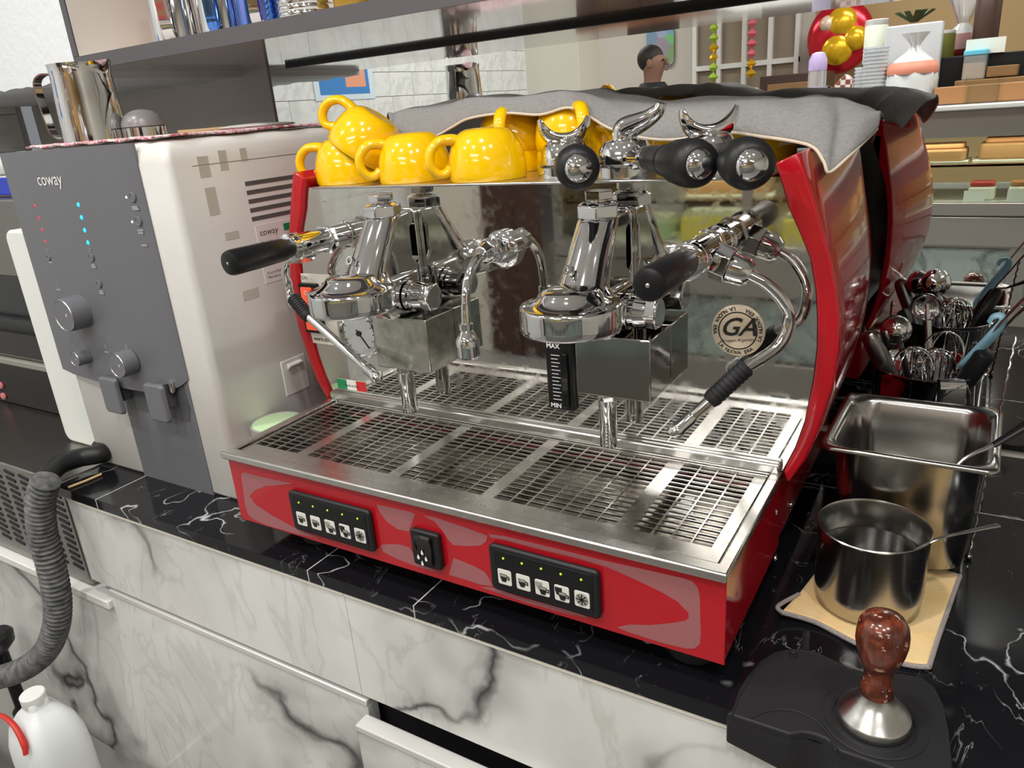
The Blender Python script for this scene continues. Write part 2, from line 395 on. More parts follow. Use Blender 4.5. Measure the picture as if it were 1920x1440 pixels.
wl = struct(MB().box(WLX - .1, WLX, -1.95, .72, FLOOR_Z, CEIL_Z).build('wall_left', 'grout'))
tm = None
for r in range(26):
    for c in range(10):
        y1 = .70 - c * .302 + (.151 if r % 2 else 0); y0 = y1 - .300
        y1, y0 = min(y1, .70), max(y0, -1.95)
        if y1 - y0 < .03: continue
        z0 = FLOOR_Z + .004 + r * .102
        full = abs(y1 - y0 - .3) < 1e-4
        if full and tm:
            o = bpy.data.objects.new('tile', tm); COL.objects.link(o)
        else:
            o = MB().box(0, .007, -(y1 - y0), 0, 0, .0995).build('tile', 'tile_white', smooth=False)
            if full: tm = o.data
        o.location = (WLX, y1, z0); o.parent = wl
struct(MB().box(-2.16, -1.72, -3.1, -2.8, FLOOR_Z, CEIL_Z).build('wall_pillar', 'pillar_cream', bevel=.004))
wfar = struct(MB().box(-4, 3.6, -5.1, -5.0, FLOOR_Z, CEIL_Z).build('wall_far', 'wall_beige'))
MB().box(-.75, 3.5, -5.0, -4.985, FLOOR_Z, CEIL_Z).build('gold_panel', 'cork_gold', wfar)
struct(MB().box(-4.05, -3.95, -5.1, 1.2, FLOOR_Z, CEIL_Z).build('wall_outer', 'wall_cream'))
struct(MB().box(3.5, 3.6, -5.1, 1.2, FLOOR_Z, CEIL_Z).build('wall_right', 'wall_cream'))
# plaster bulkhead left of the cabinet
SD = .387                       # depth of cabinet from the mirror
SX = -.648                      # its left end
b = MB(); nn = 40
top = [(WLX + (SX - WLX) * i / nn, .655 + random.uniform(-.004, .003)) for i in range(nn + 1)]
b.prism([(WLX, CEIL_Z), *top, (SX, CEIL_Z)], lambda x, z: wf(x, SD, z), lambda x, z: wf(x, .004, z))
struct(b.build('trim_1', 'plaster', smooth=False))

# ------------------------------------------------------------------ lamps on the ceiling
for i, (x, y, pw, sh, sz) in enumerate(LAMPS):
    big = sh == 'R'
    t = thing('ceiling_light' if big else 'downlight', 'flat white LED panel set into the ceiling' if big else 'small round LED downlight set into the ceiling', 'light', (x, y, CEIL_Z), 0, 'LED panels on the ceiling' if big else 'round downlights on the ceiling')
    ld = bpy.data.lights.new('lamp', 'AREA'); ld.energy = pw; ld.color = (1, .985, .955)
    if big:
        ld.shape = 'RECTANGLE'; ld.size, ld.size_y = sz
        MB().box(-sz[0] / 2 - .02, sz[0] / 2 + .02, -sz[1] / 2 - .02, sz[1] / 2 + .02, -.02, 0).build('frame', 'ceiling_white', t, local=True)
    else:
        ld.shape = 'DISK'; ld.size = sz
        MB().lathe([(.075, 0), (.075, -.012), (.06, -.02)], n=24).build('frame', 'ceiling_white', t, local=True)
    lo = bpy.data.objects.new('lamp', ld); COL.objects.link(lo); lo.parent = t; lo.location = (0, 0, -.024)

# ------------------------------------------------------------------ worktop and base cabinets
ct = thing('countertop', 'black marble worktop with thin white veins under the espresso machine', 'countertop', (.3, .3, -.018))
JX = [-.45, -.332, .143, .317, 1.02, 1.7]
for a, b_ in zip(JX[:-1], JX[1:]):
    MB().box(a + .0007, b_ - .0007, 0, .478, -.018, 0).build('slab', 'marble_black', ct, bevel=.001, smooth=False)
for a, b_ in ((-.45, .317), (.317, 1.02), (1.02, 1.7)):
    MB().box(a + .0007, b_ - .0007, .4795, .672, -.018, 0).build('slab', 'marble_black', ct, bevel=.001, smooth=False)
MB().box(-.448, 1.69, .002, .67, -.0178, -.0030).build('joint', 'gap_black', ct, smooth=False)
for x_ in JX[1:-1]:
    MB().box(x_ - .0007, x_ + .0007, -.0001, .478, -.018, -.0001).build('joint', 'grout', ct, smooth=False)
MB().box(-.45, 1.7, .478, .4795, -.018, -.0001).build('joint', 'grout', ct, smooth=False)
def cabinet(label, x0, x1, fx0, fx1, dx0, dx1, dy, dz, gapx):
    t = thing('base_cabinet', label, 'cabinet', ((x0 + x1) / 2, .3, FLOOR_Z), 0)
    MB().box(x0, x1, .03, .66, FLOOR_Z + .08, -.02).build('body', 'gap_black', t, smooth=False)
    MB().box(fx0, fx1 - .001, .003, .03, -.181, -.020).build('fascia_panel', 'marble_white', t, smooth=False)
    MB().box(fx0, fx1 - .001, .001, .003, -.0225, -.0182).build('edge_strip', 'plate_ivory', t, smooth=False)
    d = MB().box(dx0 + .001, dx1 - .001, dy + .003, dy + .022, FLOOR_Z + .1, dz - .011).build('door', 'marble_white', t, smooth=False)
    MB().box(dx0 + .001, dx1 - .001, dy + .001, dy + .024, dz - .011, dz).build('handle_profile', 'aluminium', d, bevel=.002)
    return t
cabinet('white marble fronted base cabinet with its door shut and thin aluminium pull', -.384, .2, -.43, .201, -.384, .208, 0, -.188, 0)
cabinet('white marble fronted base cabinet with its drawer pulled out a little', .2, 1.69, .201, 1.69, .209, 1.69, -.028, -.202, 0)
# low plinth left of the cabinets
t = thing('low_plinth', 'low marble plinth with a white stone ledge under the vented steel appliance', 'plinth', (-.8, .3, FLOOR_Z))
MB().box(-1.59, -.386, .006, .6, FLOOR_Z, -.230).build('front_panel', 'marble_white', t, smooth=False)
MB().box(-1.59, -.388, -.004, .62, -.229, -.2125).build('ledge', 'white_ledge', t, bevel=.002)

# ------------------------------------------------------------------ wall cabinet above
t = thing('wall_cabinet', 'open grey wall cabinet holding milk pitchers above the mirror', 'cabinet', wf(.3, .2, .667))
CR = 2.2
wbox(SX, CR, .004, SD - .002, .667, .690).build('bottom_board', 'laminate_under', t, smooth=False)
wbox(SX, CR, SD - .002, SD, .6672, .6915).build('front_edge', 'fascia_grey', t, smooth=False)
wbox(SX, SX + .016, .004, SD, .692, 1.15).build('side_board', 'fascia_grey', t, smooth=False)
wbox(SX + .0165, SX + .018, .006, SD - .003, .6905, 1.15).build('side_lining', 'cabinet_cream', t, smooth=False)
wbox(SX + .018, CR, .004, .008, .6905, 1.15).build('back_board', 'cabinet_cream', t, smooth=False)
wbox(SX + .018, CR, .008, SD - .003, .6903, .692).build('bottom_lining', 'cabinet_cream', t, smooth=False)
wbox(SX, CR, .004, SD, 1.15, 1.17).build('top_board', 'fascia_grey', t, smooth=False)
# ================================================================== espresso machine
W, YF, ZT, ZB, YB, YR = .68, .0118, .1385, .033, .23, .585
mc = thing('espresso_machine', 'red two-group espresso machine with chrome groups and steel drip tray', 'coffee machine', (.34, .3, 0))
PY = .0194
# ---- lower body
b = MB().box(.006, .674, PY + .002, .245, ZB, .109); b.box(.673, .676, PY + .002, .245, ZB, .128); b.box(.004, .007, PY + .002, .245, ZB, .128); b.build('base_body', 'red_gloss', mc, bevel=.001)
MB().box(.008, .674, .245, YR - .02, ZB + .004, .128).build('rear_body', 'red_gloss', mc, bevel=.002)
fp = MB().box(.004, .678, PY, PY + .002, ZB, .1285).build('front_panel', 'red_paint', mc, bevel=.0008)
# flat printed graphic on the front panel, traced as outlines on the panel plane
def decal(pts, name='printed_graphic', mat='red_print', par=fp, k=4, y=PY - .0003, closed=True):
    P = [aty(px, py, y) for px, py in pts]
    P = [Vector((p.x, y, p.z)) for p in P]
    MB().add(P, [tuple(range(len(P)))]).build(name, mat, par, smooth=False)
decal([(452, 890), (456, 886), (464, 887), (500, 896), (550, 907), (500, 911), (480, 918), (468, 930), (480, 946), (510, 966), (550, 988), (600, 1010), (560, 1002), (500, 985), (476, 974), (466, 966), (460, 950)])
decal([(706, 946), (726, 950), (770, 960), (778, 964), (774, 975), (767, 997), (745, 992), (725, 978), (712, 960)])
decal([(714, 1022), (730, 1020), (750, 1021), (768, 1026), (776, 1040), (790, 1056), (806, 1064), (822, 1074), (780, 1062), (740, 1046), (718, 1034)])
decal([(792, 966), (815, 970), (870, 988), (914, 1004), (911, 1016), (900, 1023), (875, 1024), (850, 1022), (840, 1012), (830, 996), (815, 978)])
decal([(850, 1046), (866, 1052), (890, 1062), (908, 1072), (918, 1085), (925, 1100), (900, 1096), (870, 1086), (842, 1078), (846, 1062)])
decal([(916, 1001), (950, 1006), (1040, 1028), (1120, 1048), (1200, 1066), (1280, 1084), (1298, 1090), (1308, 1101), (1312, 1118), (1314, 1190), (1312, 1208), (1302, 1216), (1285, 1216), (1240, 1205), (1180, 1186), (1156, 1176), (1180, 1171), (1220, 1172), (1260, 1168), (1284, 1164), (1292, 1158), (1290, 1148), (1270, 1128), (1240, 1110), (1190, 1086), (1140, 1064), (1080, 1046), (1000, 1027), (945, 1012), (920, 1008)])
decal([(927, 1102), (980, 1121), (1040, 1136), (1095, 1154), (1105, 1160), (1060, 1150), (990, 1131), (940, 1114), (900, 1100)])
# ---- feet
for x, y in ((.10, .075), (.632, .07), (.10, .5), (.60, .5)):
    f = MB().lathe([(.026, 0), (.028, .002), (.028, .013), (.025, .016)], (x, y, 0), n=28).build('foot', 'black_rubber', mc)
    MB().lathe([(.021, .014), (.021, .036)], (x, y, 0), n=28).build('foot_stem', 'steel', f)
# ---- bolts on the right side
for px, py in ((1458, 960), (1457, 1047), (1486, 947)):
    p = atx(px, py, .677)
    MB().lathe([(.0045, 0), (.0045, .001), (.003, .003), (.0005, .0035)], (.6745, p.y, p.z), (1, 0, 0), n=14).build('bolt', 'chrome', mc)
# ---- drip tray
dt = MB()
rect = lambda x0, x1, y0, y1, z: [(x0, y0, z), (x1, y0, z), (x1, y1, z), (x0, y1, z)]
dt.loft([rect(0, W, YF, YB - .002, .1285), rect(0, W, YF, YB - .002, ZT), rect(.012, W - .012, YF + .017, YB - .008, ZT), rect(.012, W - .012, YF + .017, YB - .008, .1285)], closed=True)
tray = dt.build('drip_tray', 'tray_steel', mc, bevel=.0018)
MB().box(.012, W - .012, YF + .015, YB - .006, .1105, .1125).build('tray_floor', 'tray_floor', tray, smooth=False)
b = MB()
for x0, x1, y0, y1 in ((.0085, .0115, YF + .012, .236), (W - .0115, W - .0085, YF + .012, .236), (.0085, W - .0085, .236, .240), (.0085, W - .0085, YF + .0115, YF + .0145)):
    b.box(x0, x1, y0, y1, .1095, .1284)
b.build('tray_wall', 'steel_dark', tray, smooth=False)
G = [(.020, .100), (.117, .255), (.272, .390), (.407, .553), (.572, .653)]
GY0, GY1, GZ = .056, .217, .1345
b = MB()
xs = [.0145] + [v for g in G for v in g] + [W - .0145]
for i in range(0, len(xs), 2):
    b.box(xs[i], xs[i + 1], YF + .0185, YB - .0095, GZ - .003, GZ)
b.box(.0145, W - .0145, YF + .0185, GY0, GZ - .003, GZ - .0001); b.box(.0145, W - .0145, GY1, YB - .0095, GZ - .003, GZ - .0001)
b.build('tray_plate', 'tray_steel', tray, smooth=False)
for x0, x1 in G:
    b = MB(); nx = max(3, round((x1 - x0) / .0198)); ny = 16
    for i in range(1, nx):
        x = x0 + (x1 - x0) * i / nx; b.box(x - .0009, x + .0009, GY0, GY1, GZ - .002, GZ)
    for j in range(1, ny):
        y = GY0 + (GY1 - GY0) * j / ny; b.box(x0, x1, y - .0009, y + .0009, GZ - .002, GZ - .0001)
    b.build('tray_grid', 'tray_steel', tray, smooth=False)
MB().lathe([(.012, .0002), (.012, .0012), (.008, .0015), (.007, -.004)], (.37, .13, .1125), n=20).build('drain', 'chrome', tray)
p = atz(1287, 945, .1130)
MB().add([(p.x - .012, p.y - .03, .1132), (p.x + .02, p.y - .028, .1136), (p.x + .006, p.y - .004, .1134), (p.x + .004, p.y + .02, .1134), (p.x - .006, p.y + .02, .1133)], [(0, 1, 2, 3, 4)]).build('paper_scrap', 'print_white', tray, smooth=False)
# ---- backsplash, sides, top
inner = [(.658, .470), (.666, .450), (.673, .427), (.686, .400), (.696, .377), (.703, .345), (.706, .316), (.7075, .285), (.706, .251), (.700, .202), (.692, .170), (.681, .141)]
outer = [(.680, .479), (.687, .462), (.694, .442), (.708, .400), (.716, .375), (.722, .350), (.727, .320), (.7285, .285), (.726, .248), (.715, .195), (.704, .160), (.688, .129)]
poly = [(x - .001, z) for x, z in inner if z < .455]
poly = [(.662, .4565)] + poly + [(.681, .1365)]
poly = poly + [(W - x, z) for x, z in reversed(poly)]
MB().prism(poly, lambda x, z: (x, YB, z), lambda x, z: (x, YB + .004, z)).build('backsplash', 'polished_steel', mc, smooth=False)
MB().box(.002, .678, YB - .010, YB + .001, .137, .150).build('backsplash_flange', 'steel', mc, bevel=.003)
for s in (1, -1):
    rings = []
    mX = (lambda x: x) if s == 1 else (lambda x: W - x)
    for y, k, ins in ((.2235, 1, .0025), (.225, 1, .0008), (.228, 1, 0), (.26, 1.01, 0), (.32, 1.0, 0), (.40, .96, 0), (.48, .88, 0), (.55, .76, 0), (YR, .62, 0)):
        lo = [(x if x < W + .001 else W + (x - W) * (1 - (1 - k) * .6), z) for x, z in inner]
        up = [(x if x < W else W + (x - W) * k, z) for x, z in outer]
        ring = lo + up[::-1]
        cx = sum(p[0] for p in ring) / len(ring)
        rings.append([(mX(x + (ins if (x, z) in lo else -ins)), y, z) for x, z in ring])
    sp_ = MB().loft(rings).build('side_panel', 'red_gloss' if s == 1 else 'red_paint', mc, bevel=.002, ang=50)
    if s == 1:
        sp_.data.materials.append(MATS['red_paint'])
        for pl in sp_.data.polygons:
            if pl.center.y < .2262: pl.material_index = 1
MB().box(.030, .652, .2255, YR, .4545, .4575).build('cup_tray', 'steel', mc, bevel=.0012)
MB().box(.0, .68, YR - .006, YR, .13, .455).build('rear_panel', 'steel_dark', mc, smooth=False)
MB().box(.02, .66, .30, YR - .01, .15, .40).build('inner_housing', 'steel_dark', mc, smooth=False)

# ---- keypads
def rplate(x0, x1, y, z0, z1, r, dy, mat, name, par, bevel=.002):
    cx, cz, hx, hz = (x0 + x1) / 2, (z0 + z1) / 2, (x1 - x0) / 2, (z1 - z0) / 2
    return MB().prism(rrect(hx, hz, r), lambda a, c: (cx + a, y, cz + c), lambda a, c: (cx + a, y - dy, cz + c)).build(name, mat, par, bevel=bevel)
def poly_xz(pts, y, cx, cz, sc, name, mat, par):
    MB().add([(cx + a * sc, y, cz + c * sc) for a, c in pts], [tuple(range(len(pts)))]).build(name, mat, par, smooth=False)
CUP = [(-.38, .28), (.22, .28), (.2, -.05), (.08, -.38), (-.24, -.38), (-.36, -.05)]
EAR = [(.22, .18), (.42, .14), (.42, -.16), (.18, -.12), (.18, -.04), (.32, -.06), (.32, .06), (.22, .08)]
for kx0, kx1 in ((.119, .256), (.424, .554)):
    kp = rplate(kx0, kx1, PY, .048, .105, .006, .007, 'black_satin', 'keypad', mc, .0025)
    yk = PY - .0072
    rplate(kx0 + .007, kx1 - .007, yk + .0002, .053, .100, .004, .0006, 'black_plastic', 'key_field', kp, .0003)
    for i in range(5):
        cx = kx0 + .019 + i * (kx1 - kx0 - .038) / 4; cz = .0685
        bt = rplate(cx - .0085, cx + .0085, yk - .0003, cz - .0095, cz + .0095, .0022, .0006, 'button_white', 'button', kp, .0003)
        yb = yk - .0012
        if i < 4:
            if i >= 2:
                poly_xz(CUP, yb, cx - .0025, cz + .003, .014, 'cup_symbol', 'button_grey' if i == 2 else 'print_black', bt)
            poly_xz(CUP, yb - .0001, cx + (.002 if i >= 2 else 0), cz - (.002 if i >= 2 else 0), .015, 'cup_symbol', 'print_black', bt)
            poly_xz(EAR, yb - .0001, cx + (.002 if i >= 2 else 0), cz - (.002 if i >= 2 else 0), .015, 'cup_ear', 'print_black', bt)
            poly_xz([(-.33, .24), (.18, .24), (.17, .05), (-.32, .05)], yb - .0002, cx + (.002 if i >= 2 else 0), cz - (.002 if i >= 2 else 0), .015, 'cup_fill', 'button_grey', bt)
        else:
            MB().lathe([(.0072, 0), (.0072, .0001)], (cx, yb, cz), (0, -1, 0), n=20).build('star_field', 'button_grey', bt)
            st = MB()
            for a in range(4):
                d = Vector((cos(a * pi / 4), 0, sin(a * pi / 4))); st.obox((cx, yb - .0003, cz), d * .0065, d.cross(Vector((0, 1, 0))) * .0006, (0, .0001, 0))
            st.build('star_symbol', 'print_black', bt, smooth=False)
        MB().lathe([(.0014, 0), (.001, .0008)], (cx, yk - .0004, .092), (0, -1, 0), n=10).build('indicator', 'led_green', kp)
rk = rplate(.317, .357, PY, .051, .098, .004, .008, 'black_satin', 'rocker_switch', mc, .002)
MB().prism([(PY - .008, .056), (PY - .013, .060), (PY - .010, .078), (PY - .014, .093), (PY - .008, .094)], lambda y, z: (.326, y, z), lambda y, z: (.348, y, z)).build('rocker', 'black_gloss', rk, bevel=.001)
for dx, dz in ((0, .0065), (-.0055, 0), (.0055, 0), (0, -.0065)):
    drop = [(.0, .0042), (.0016, .0006), (.0018, -.0012), (.001, -.0025), (-.001, -.0025), (-.0018, -.0012), (-.0016, .0006)]
    MB().add([(.335 + dx + a, PY - .0134 + .0013 * (.066 + dz - .062) / .01, .066 + dz + c) for a, c in drop], [tuple(range(7))]).build('drop_symbol', 'print_white', rk, smooth=False)

# ---- groups
def group(gx):
    g = MB().lathe([(.030, .322), (.050, .3210), (.0522, .3220), (.0530, .324), (.0530, .330), (.0530, .336), (.0530, .342), (.0530, .3455), (.05285, .3466), (.0524, .3476), (.0516, .3484), (.0506, .3489)] + [(.0506 - .0216 * k / 12, .3489 + .0035 * k / 12 + .010 * (k / 12) ** 3) for k in range(1, 13)] + [(.02, .365)], (gx + .001, .110, 0), n=80).build('group_head', 'chrome', mc, ang=70)
    p0, p1 = Vector((gx, .136, .351)), Vector((gx, .186, .424))
    ax = p1 - p0
    rings = []
    for t, r in ((-.08, .040), (-.02, .0365), (.03, .0325), (.09, .0290), (.16, .0268), (.5, .0245), (.95, .0222), (1.0, .0205)):
        q = p0 + ax * t
        rings.append([q + Vector((r * cos(2 * pi * j / 32), r * .95 * sin(2 * pi * j / 32), 0)) for j in range(32)])
    MB().loft(rings).build('column', 'chrome', g, ang=50)
    # web reaching back to the backsplash
    web = [(.178, .4245), (.222, .4270), (.222, .412), (.2135, .405), (.2125, .368), (.222, .358), (.222, .300), (.15, .300), (.142, .352)]
    MB().prism(web, lambda y, z: (gx - .0205, y, z), lambda y, z: (gx + .0205, y, z)).build('web', 'chrome', g, bevel=.0035, seg=3)
    MB().prism(rrect(.022, .066, .008), lambda a, c: (gx + a, .222, .363 + c), lambda a, c: (gx + a, YB - .0005, .363 + c)).build('mounting_flange', 'chrome', g, bevel=.001)
    MB().prism([(.12, .322), (.12, .345), (.15, .352), (.215, .352), (.215, .298), (.15, .298)], lambda y, z: (gx - .027, y, z), lambda y, z: (gx + .027, y, z)).build('lower_block', 'chrome', g, bevel=.006, seg=3)
    n1 = MB().cyl((gx, .187, .424), (gx, .187, .4375), .0245, n=6, rot=.3); n1.cyl((gx, .187, .4375), (gx, .187, .4405), .0225, .017, n=24)
    n1.build('cap_nut', 'chrome', g, bevel=.0012)
    n2 = MB().cyl((gx, .187, .4385), (gx, .187, .443), .010, n=20).cyl((gx, .187, .4425), (gx, .187, .4515), .0165, n=6, rot=.5)
    n2.build('top_nut', 'chrome', g, bevel=.001)
    sn = MB().lathe([(.0165, 0), (.0165, .003), (.020, .004), (.020, .009), (.0172, .010), (.0172, .016), (.019, .017), (.0175, .028), (.0175, .03)], (gx + .025, .188, .322), (1, 0, 0), n=28)
    sn.build('valve_body', 'chrome', g)
    MB().cyl((gx + .053, .188, .322), (gx + .066, .188, .322), .0185, n=6).cyl((gx + .066, .188, .322), (gx + .0675, .188, .322), .0165, .015, n=20).build('valve_nut', 'chrome', g, bevel=.0012)
    q = Vector((gx - .006, .127, .378))
    MB().lathe([(.0052, 0), (.0052, .006), (.0035, .006), (.0028, .003)], q, (-.1, -.85, .35), n=14).build('plug_screw', 'chrome', g)
    bx = MB().box(gx - .027, gx + .063, .168, YB - .0005, .225, .2965).build('solenoid_box', 'brushed_box' if gx < .3 else 'box_steel', g, bevel=.0016)
    MB().cyl((gx + .001, .19, .2265), (gx + .001, .19, .213), .0118, n=6).cyl((gx + .001, .19, .2145), (gx + .001, .19, .155), .0108, n=24).build('drain_spout', 'chrome', g, bevel=.0008)
    return g
group(.187); group(.487)

# ---- steam valves, wands, hot water tap
def steam(s):
    M = (lambda x: x) if s == 1 else (lambda x: W - x)
    X = M(.604); Z = .392
    v = MB().lathe([(.0145, .0), (.0182, .002), (.0182, .009), (.0165, .0105), (.0182, .012), (.0182, .017), (.0160, .0185), (.0158, .04), (.0158, .108)], (X, .122, Z), (0, 1, 0), n=32).build('steam_valve', 'chrome', mc)
    MB().lathe([(.0005, 0), (.0105, .0003), (.0142, .002), (.0156, .006), (.0152, .05), (.0140, .088), (.0125, .093), (.0125, .102)], (X, .027, Z), (0, 1, 0), n=32).build('valve_handle', 'black_plastic', v)
    MB().lathe([(.002, 0), (.001, .0006)], (X, .0268, Z), (0, -1, 0), n=10).build('handle_rivet', 'steel', v)
    MB().cyl((X, .186, Z), (X, .197, Z), .0205, n=6, rot=.2).build('hex_collar', 'chrome', v, bevel=.001)
    MB().lathe([(.019, 0), (.018, -.003), (.014, -.005)], (X, YB, Z), (0, 1, 0), n=28).build('wall_flange', 'chrome', v)
    a, b_ = Vector((M(.614), .170, .386)), Vector((M(.632), .170, .3795))
    d = (b_ - a).normalized()
    MB().cyl((X, .170, .3895), a + d * .006, .0125, n=20).build('outlet', 'chrome', v)
    MB().cyl(a + d * .004, a + d * .020, .0185, n=6, rot=.4).build('outlet_nut', 'chrome', v, bevel=.001)
    MB().lathe([(.0135, .019), (.0160, .021), (.0145, .036), (.0100, .042)], a, d, n=24).build('ball_joint', 'chrome', v)
    if s == 1:
        tip = aty(1264, 811, .125); g0 = aty(1398, 690, .165); g1 = aty(1335, 748, .148)
    else:
        tip = aty(708, 708, .135); g0 = aty(551, 560, .176); g1 = aty(577, 592, .168)
    e = [a + d * .038, Vector((M(.668), .174, .362)), Vector((M(.683), .181, .342)), Vector((M(.6865), .186, .325)), Vector((M(.679), .180, .300)), g0]
    path = catmull(e, 8) + [g0 + (g1 - g0) * .5, g1, g1 + (tip - g1) * .5, tip]
    wnd = MB().tube(path, .0061, n=16, raw=True).build('steam_wand', 'chrome', v)
    dd = (g1 - g0); L = dd.length
    pr = []
    for i in range(9):
        pr += [(.0098, L * i / 9), (.0098, L * (i + .7) / 9), (.0088, L * (i + .75) / 9), (.0088, L * (i + .95) / 9)]
    MB().lathe([(.007, -.003), (.0098, 0)] + pr[:-2] + [(.008, L + .004)], g0, dd, n=20).build('rubber_grip', 'black_rubber', wnd)
    u_ = (tip - g1).normalized()
    MB().lathe([(.0061, -.026), (.0078, -.022), (.0074, -.009), (.0086, -.007), (.0086, .0), (.0066, .004), (.002, .0045)], tip, u_, n=20).build('steam_tip', 'chrome', wnd)
steam(1); steam(-1)
hw = MB().lathe([(.024, 0), (.024, -.008), (.020, -.012), (.012, -.014)], (.338, YB, .378), (0, 1, 0), n=28).build('water_tap', 'chrome', mc)
MB().cyl((.338, .222, .378), (.338, .206, .380), .0125, n=20).cyl((.338, .208, .380), (.338, .197, .382), .0165, n=6).cyl((.338, .198, .382), (.338, .186, .382), .0155, n=6, rot=.5).cyl((.338, .187, .382), (.338, .176, .381), .0125, .009, n=20).build('tap_joint', 'chrome', hw, bevel=.0009)
MB().tube([(.338, .182, .381), (.338, .166, .376), (.337, .150, .362), (.337, .140, .343), (.337, .136, .322), (.337, .134, .296)], .0057, n=14).build('tap_pipe', 'chrome', hw)
MB().lathe([(.006, .036), (.0085, .035), (.0085, .028), (.0075, .027), (.0105, .022), (.0140, .015), (.0143, .009), (.0136, .0085), (.0136, -.004), (.011, -.007), (.004, -.007)], (.337, .134, .274), n=24).build('aerator', 'chrome', hw)

# ---- small fittings on the backsplash
sg = MB().box(.3905, .4265, .2225, YB, .176, .266).build('sight_glass', 'black_plastic', mc, bevel=.001)
MB().prism(rrect(.0045, .036, .004), lambda a, c: (.417 + a, .2225, .217 + c), lambda a, c: (.417 + a, .2185, .217 + c)).build('level_tube', 'black_gloss', sg, bevel=.001)
for i in range(13):
    z = .190 + i * .0049
    MB().box(.398, .4075 if i % 2 else .410, .2221, .2224, z - .0004, z + .0004).build('tick', 'print_white', sg, smooth=False)
text('MAX', .0085, 'print_white', (.4015, .2220, .2605), (1, 0, 0), (0, 0, 1), sg, off=.0002)
text('MIN', .0085, 'print_white', (.4015, .2220, .1815), (1, 0, 0), (0, 0, 1), sg, off=.0002)
# round badge
bc = Vector((.626, YB - .0018, .297)); BR = .0285
bd = MB().lathe([(BR, 0), (BR, .001), (BR - .001, .0018)], (bc.x, YB, bc.z), (0, -1, 0), n=48).build('badge', 'badge_champagne', mc)
MB().loft([[bc + Vector((r * cos(2 * pi * j / 48), -y, r * sin(2 * pi * j / 48))) for j in range(48)] for r, y in ((.0198, .0001), (.0205, .0003), (.0212, .0001))], False).build('ring', 'print_black', bd)
text('GA', .028, 'print_black', bc + Vector((0, -.0006, .0035)), (1, 0, .06), (0, 0, 1), bd, shear=.35, off=.0004)
text('Gruppo Argentini', .0052, 'print_black', bc + Vector((0, -.0006, -.0105)), (1, 0, .12), (0, 0, 1), bd, shear=.3)
word = 'LA NUOVA ERA   LA NUOVA ERA   LA NUOVA ERA   '
for i, ch in enumerate(word):
    if ch == ' ': continue
    a = pi * 1.22 + 2 * pi * i / len(word)
    p = bc + Vector((.0248 * cos(a), -.0006, .0248 * sin(a)))
    text(ch, .0058, 'print_black', p, (-sin(a), 0, cos(a)), (-cos(a), 0, -sin(a)), bd, 'letter', off=.0001)
# pressure gauge
gc = Vector((.088, YB, .252))
ga = MB().lathe([(.038, 0), (.038, .016), (.0365, .019), (.033, .0195), (.032, .015)], gc, (0, -1, 0), n=44).build('pressure_gauge', 'chrome', mc)
MB().lathe([(.0325, .013), (.0325, .0145)], gc, (0, -1, 0), n=44).build('dial', 'dial_white', ga)
gy = YB - .0149
for i in range(13):
    a = math.radians(225 - i * 270 / 12); d = Vector((cos(a), 0, sin(a)))
    MB().obox((gc.x + d.x * .0275, gy, gc.z + d.z * .0275), d * (.003 if i % 2 else .0018), d.cross(Vector((0, 1, 0))) * .0006, (0, .0001, 0)).build('tick', 'print_black', ga, smooth=False)
    if i % 2 == 0: text(str(int(i / 2 * 3) if i else 0), .0055, 'print_black', (gc.x + d.x * .0205, gy, gc.z + d.z * .0205), (1, 0, 0), (0, 0, 1), ga, 'numeral')
d = Vector((.62, 0, -.78)).normalized()
MB().obox((gc.x + d.x * .010, gy - .0006, gc.z + d.z * .010), d * .017, d.cross(Vector((0, 1, 0))) * .0008, (0, .0003, 0)).build('needle', 'print_black', ga, smooth=False)
MB().lathe([(.004, 0), (.004, .002)], (gc.x, gy, gc.z), (0, -1, 0), n=16).build('needle_hub', 'print_black', ga)
# switch plate
sw = MB().box(-.031, .034, YB - .0015, YB, .224, .332).build('switch_plate', 'plate_ivory', mc, smooth=False)
text('ON', .0075, 'print_black', (-.018, YB - .0018, .326), (1, 0, 0), (0, 0, 1), sw)
text('OFF', .0075, 'print_black', (.0225, YB - .0018, .3175), (1, 0, 0), (0, 0, 1), sw, off=.0002)
text('WHITE EDITION', .0065, 'print_black', (.004, YB - .0018, .2305), (1, 0, 0), (0, 0, 1), sw, off=.0002)
for z in (.300, .262):
    q = rplate(-.026, .010, YB - .0012, z - .019, z + .019, .003, .008, 'black_plastic', 'power_switch', sw, .001)
    rplate(-.020, .002, YB - .0092, z - .014, z + .014, .002, .003, 'lamp_orange', 'lit_rocker', q, .001)
    MB().lathe([(.0035, .0), (.0035, .0002), (.0025, .0002), (.0025, 0)], (-.009, YB - .0123, z + .006), (0, -1, 0), n=14, cap=False).build('off_mark', 'print_white', q)
# flag sticker
f0 = aty(634, 722, YB); f1 = aty(681, 722, YB)
fx0, fx1 = f0.x, f1.x + .006
fl = MB().box(fx0, fx1, YB - .0006, YB, .154, .170).build('made_in_sticker', 'sticker_white', mc, smooth=False)
w3 = (fx1 - fx0) / 3
MB().box(fx0, fx0 + w3, YB - .0009, YB - .0007, .154, .170).build('green_band', 'sticker_green', fl, smooth=False)
MB().box(fx1 - w3, fx1, YB - .0009, YB - .0007, .154, .170).build('red_band', 'sticker_red', fl, smooth=False)
text('Made in Italy', .0058, 'print_black', ((fx0 + fx1) / 2, YB - .0011, .161), (1, 0, 0), (0, 0, 1), fl, shear=.2)

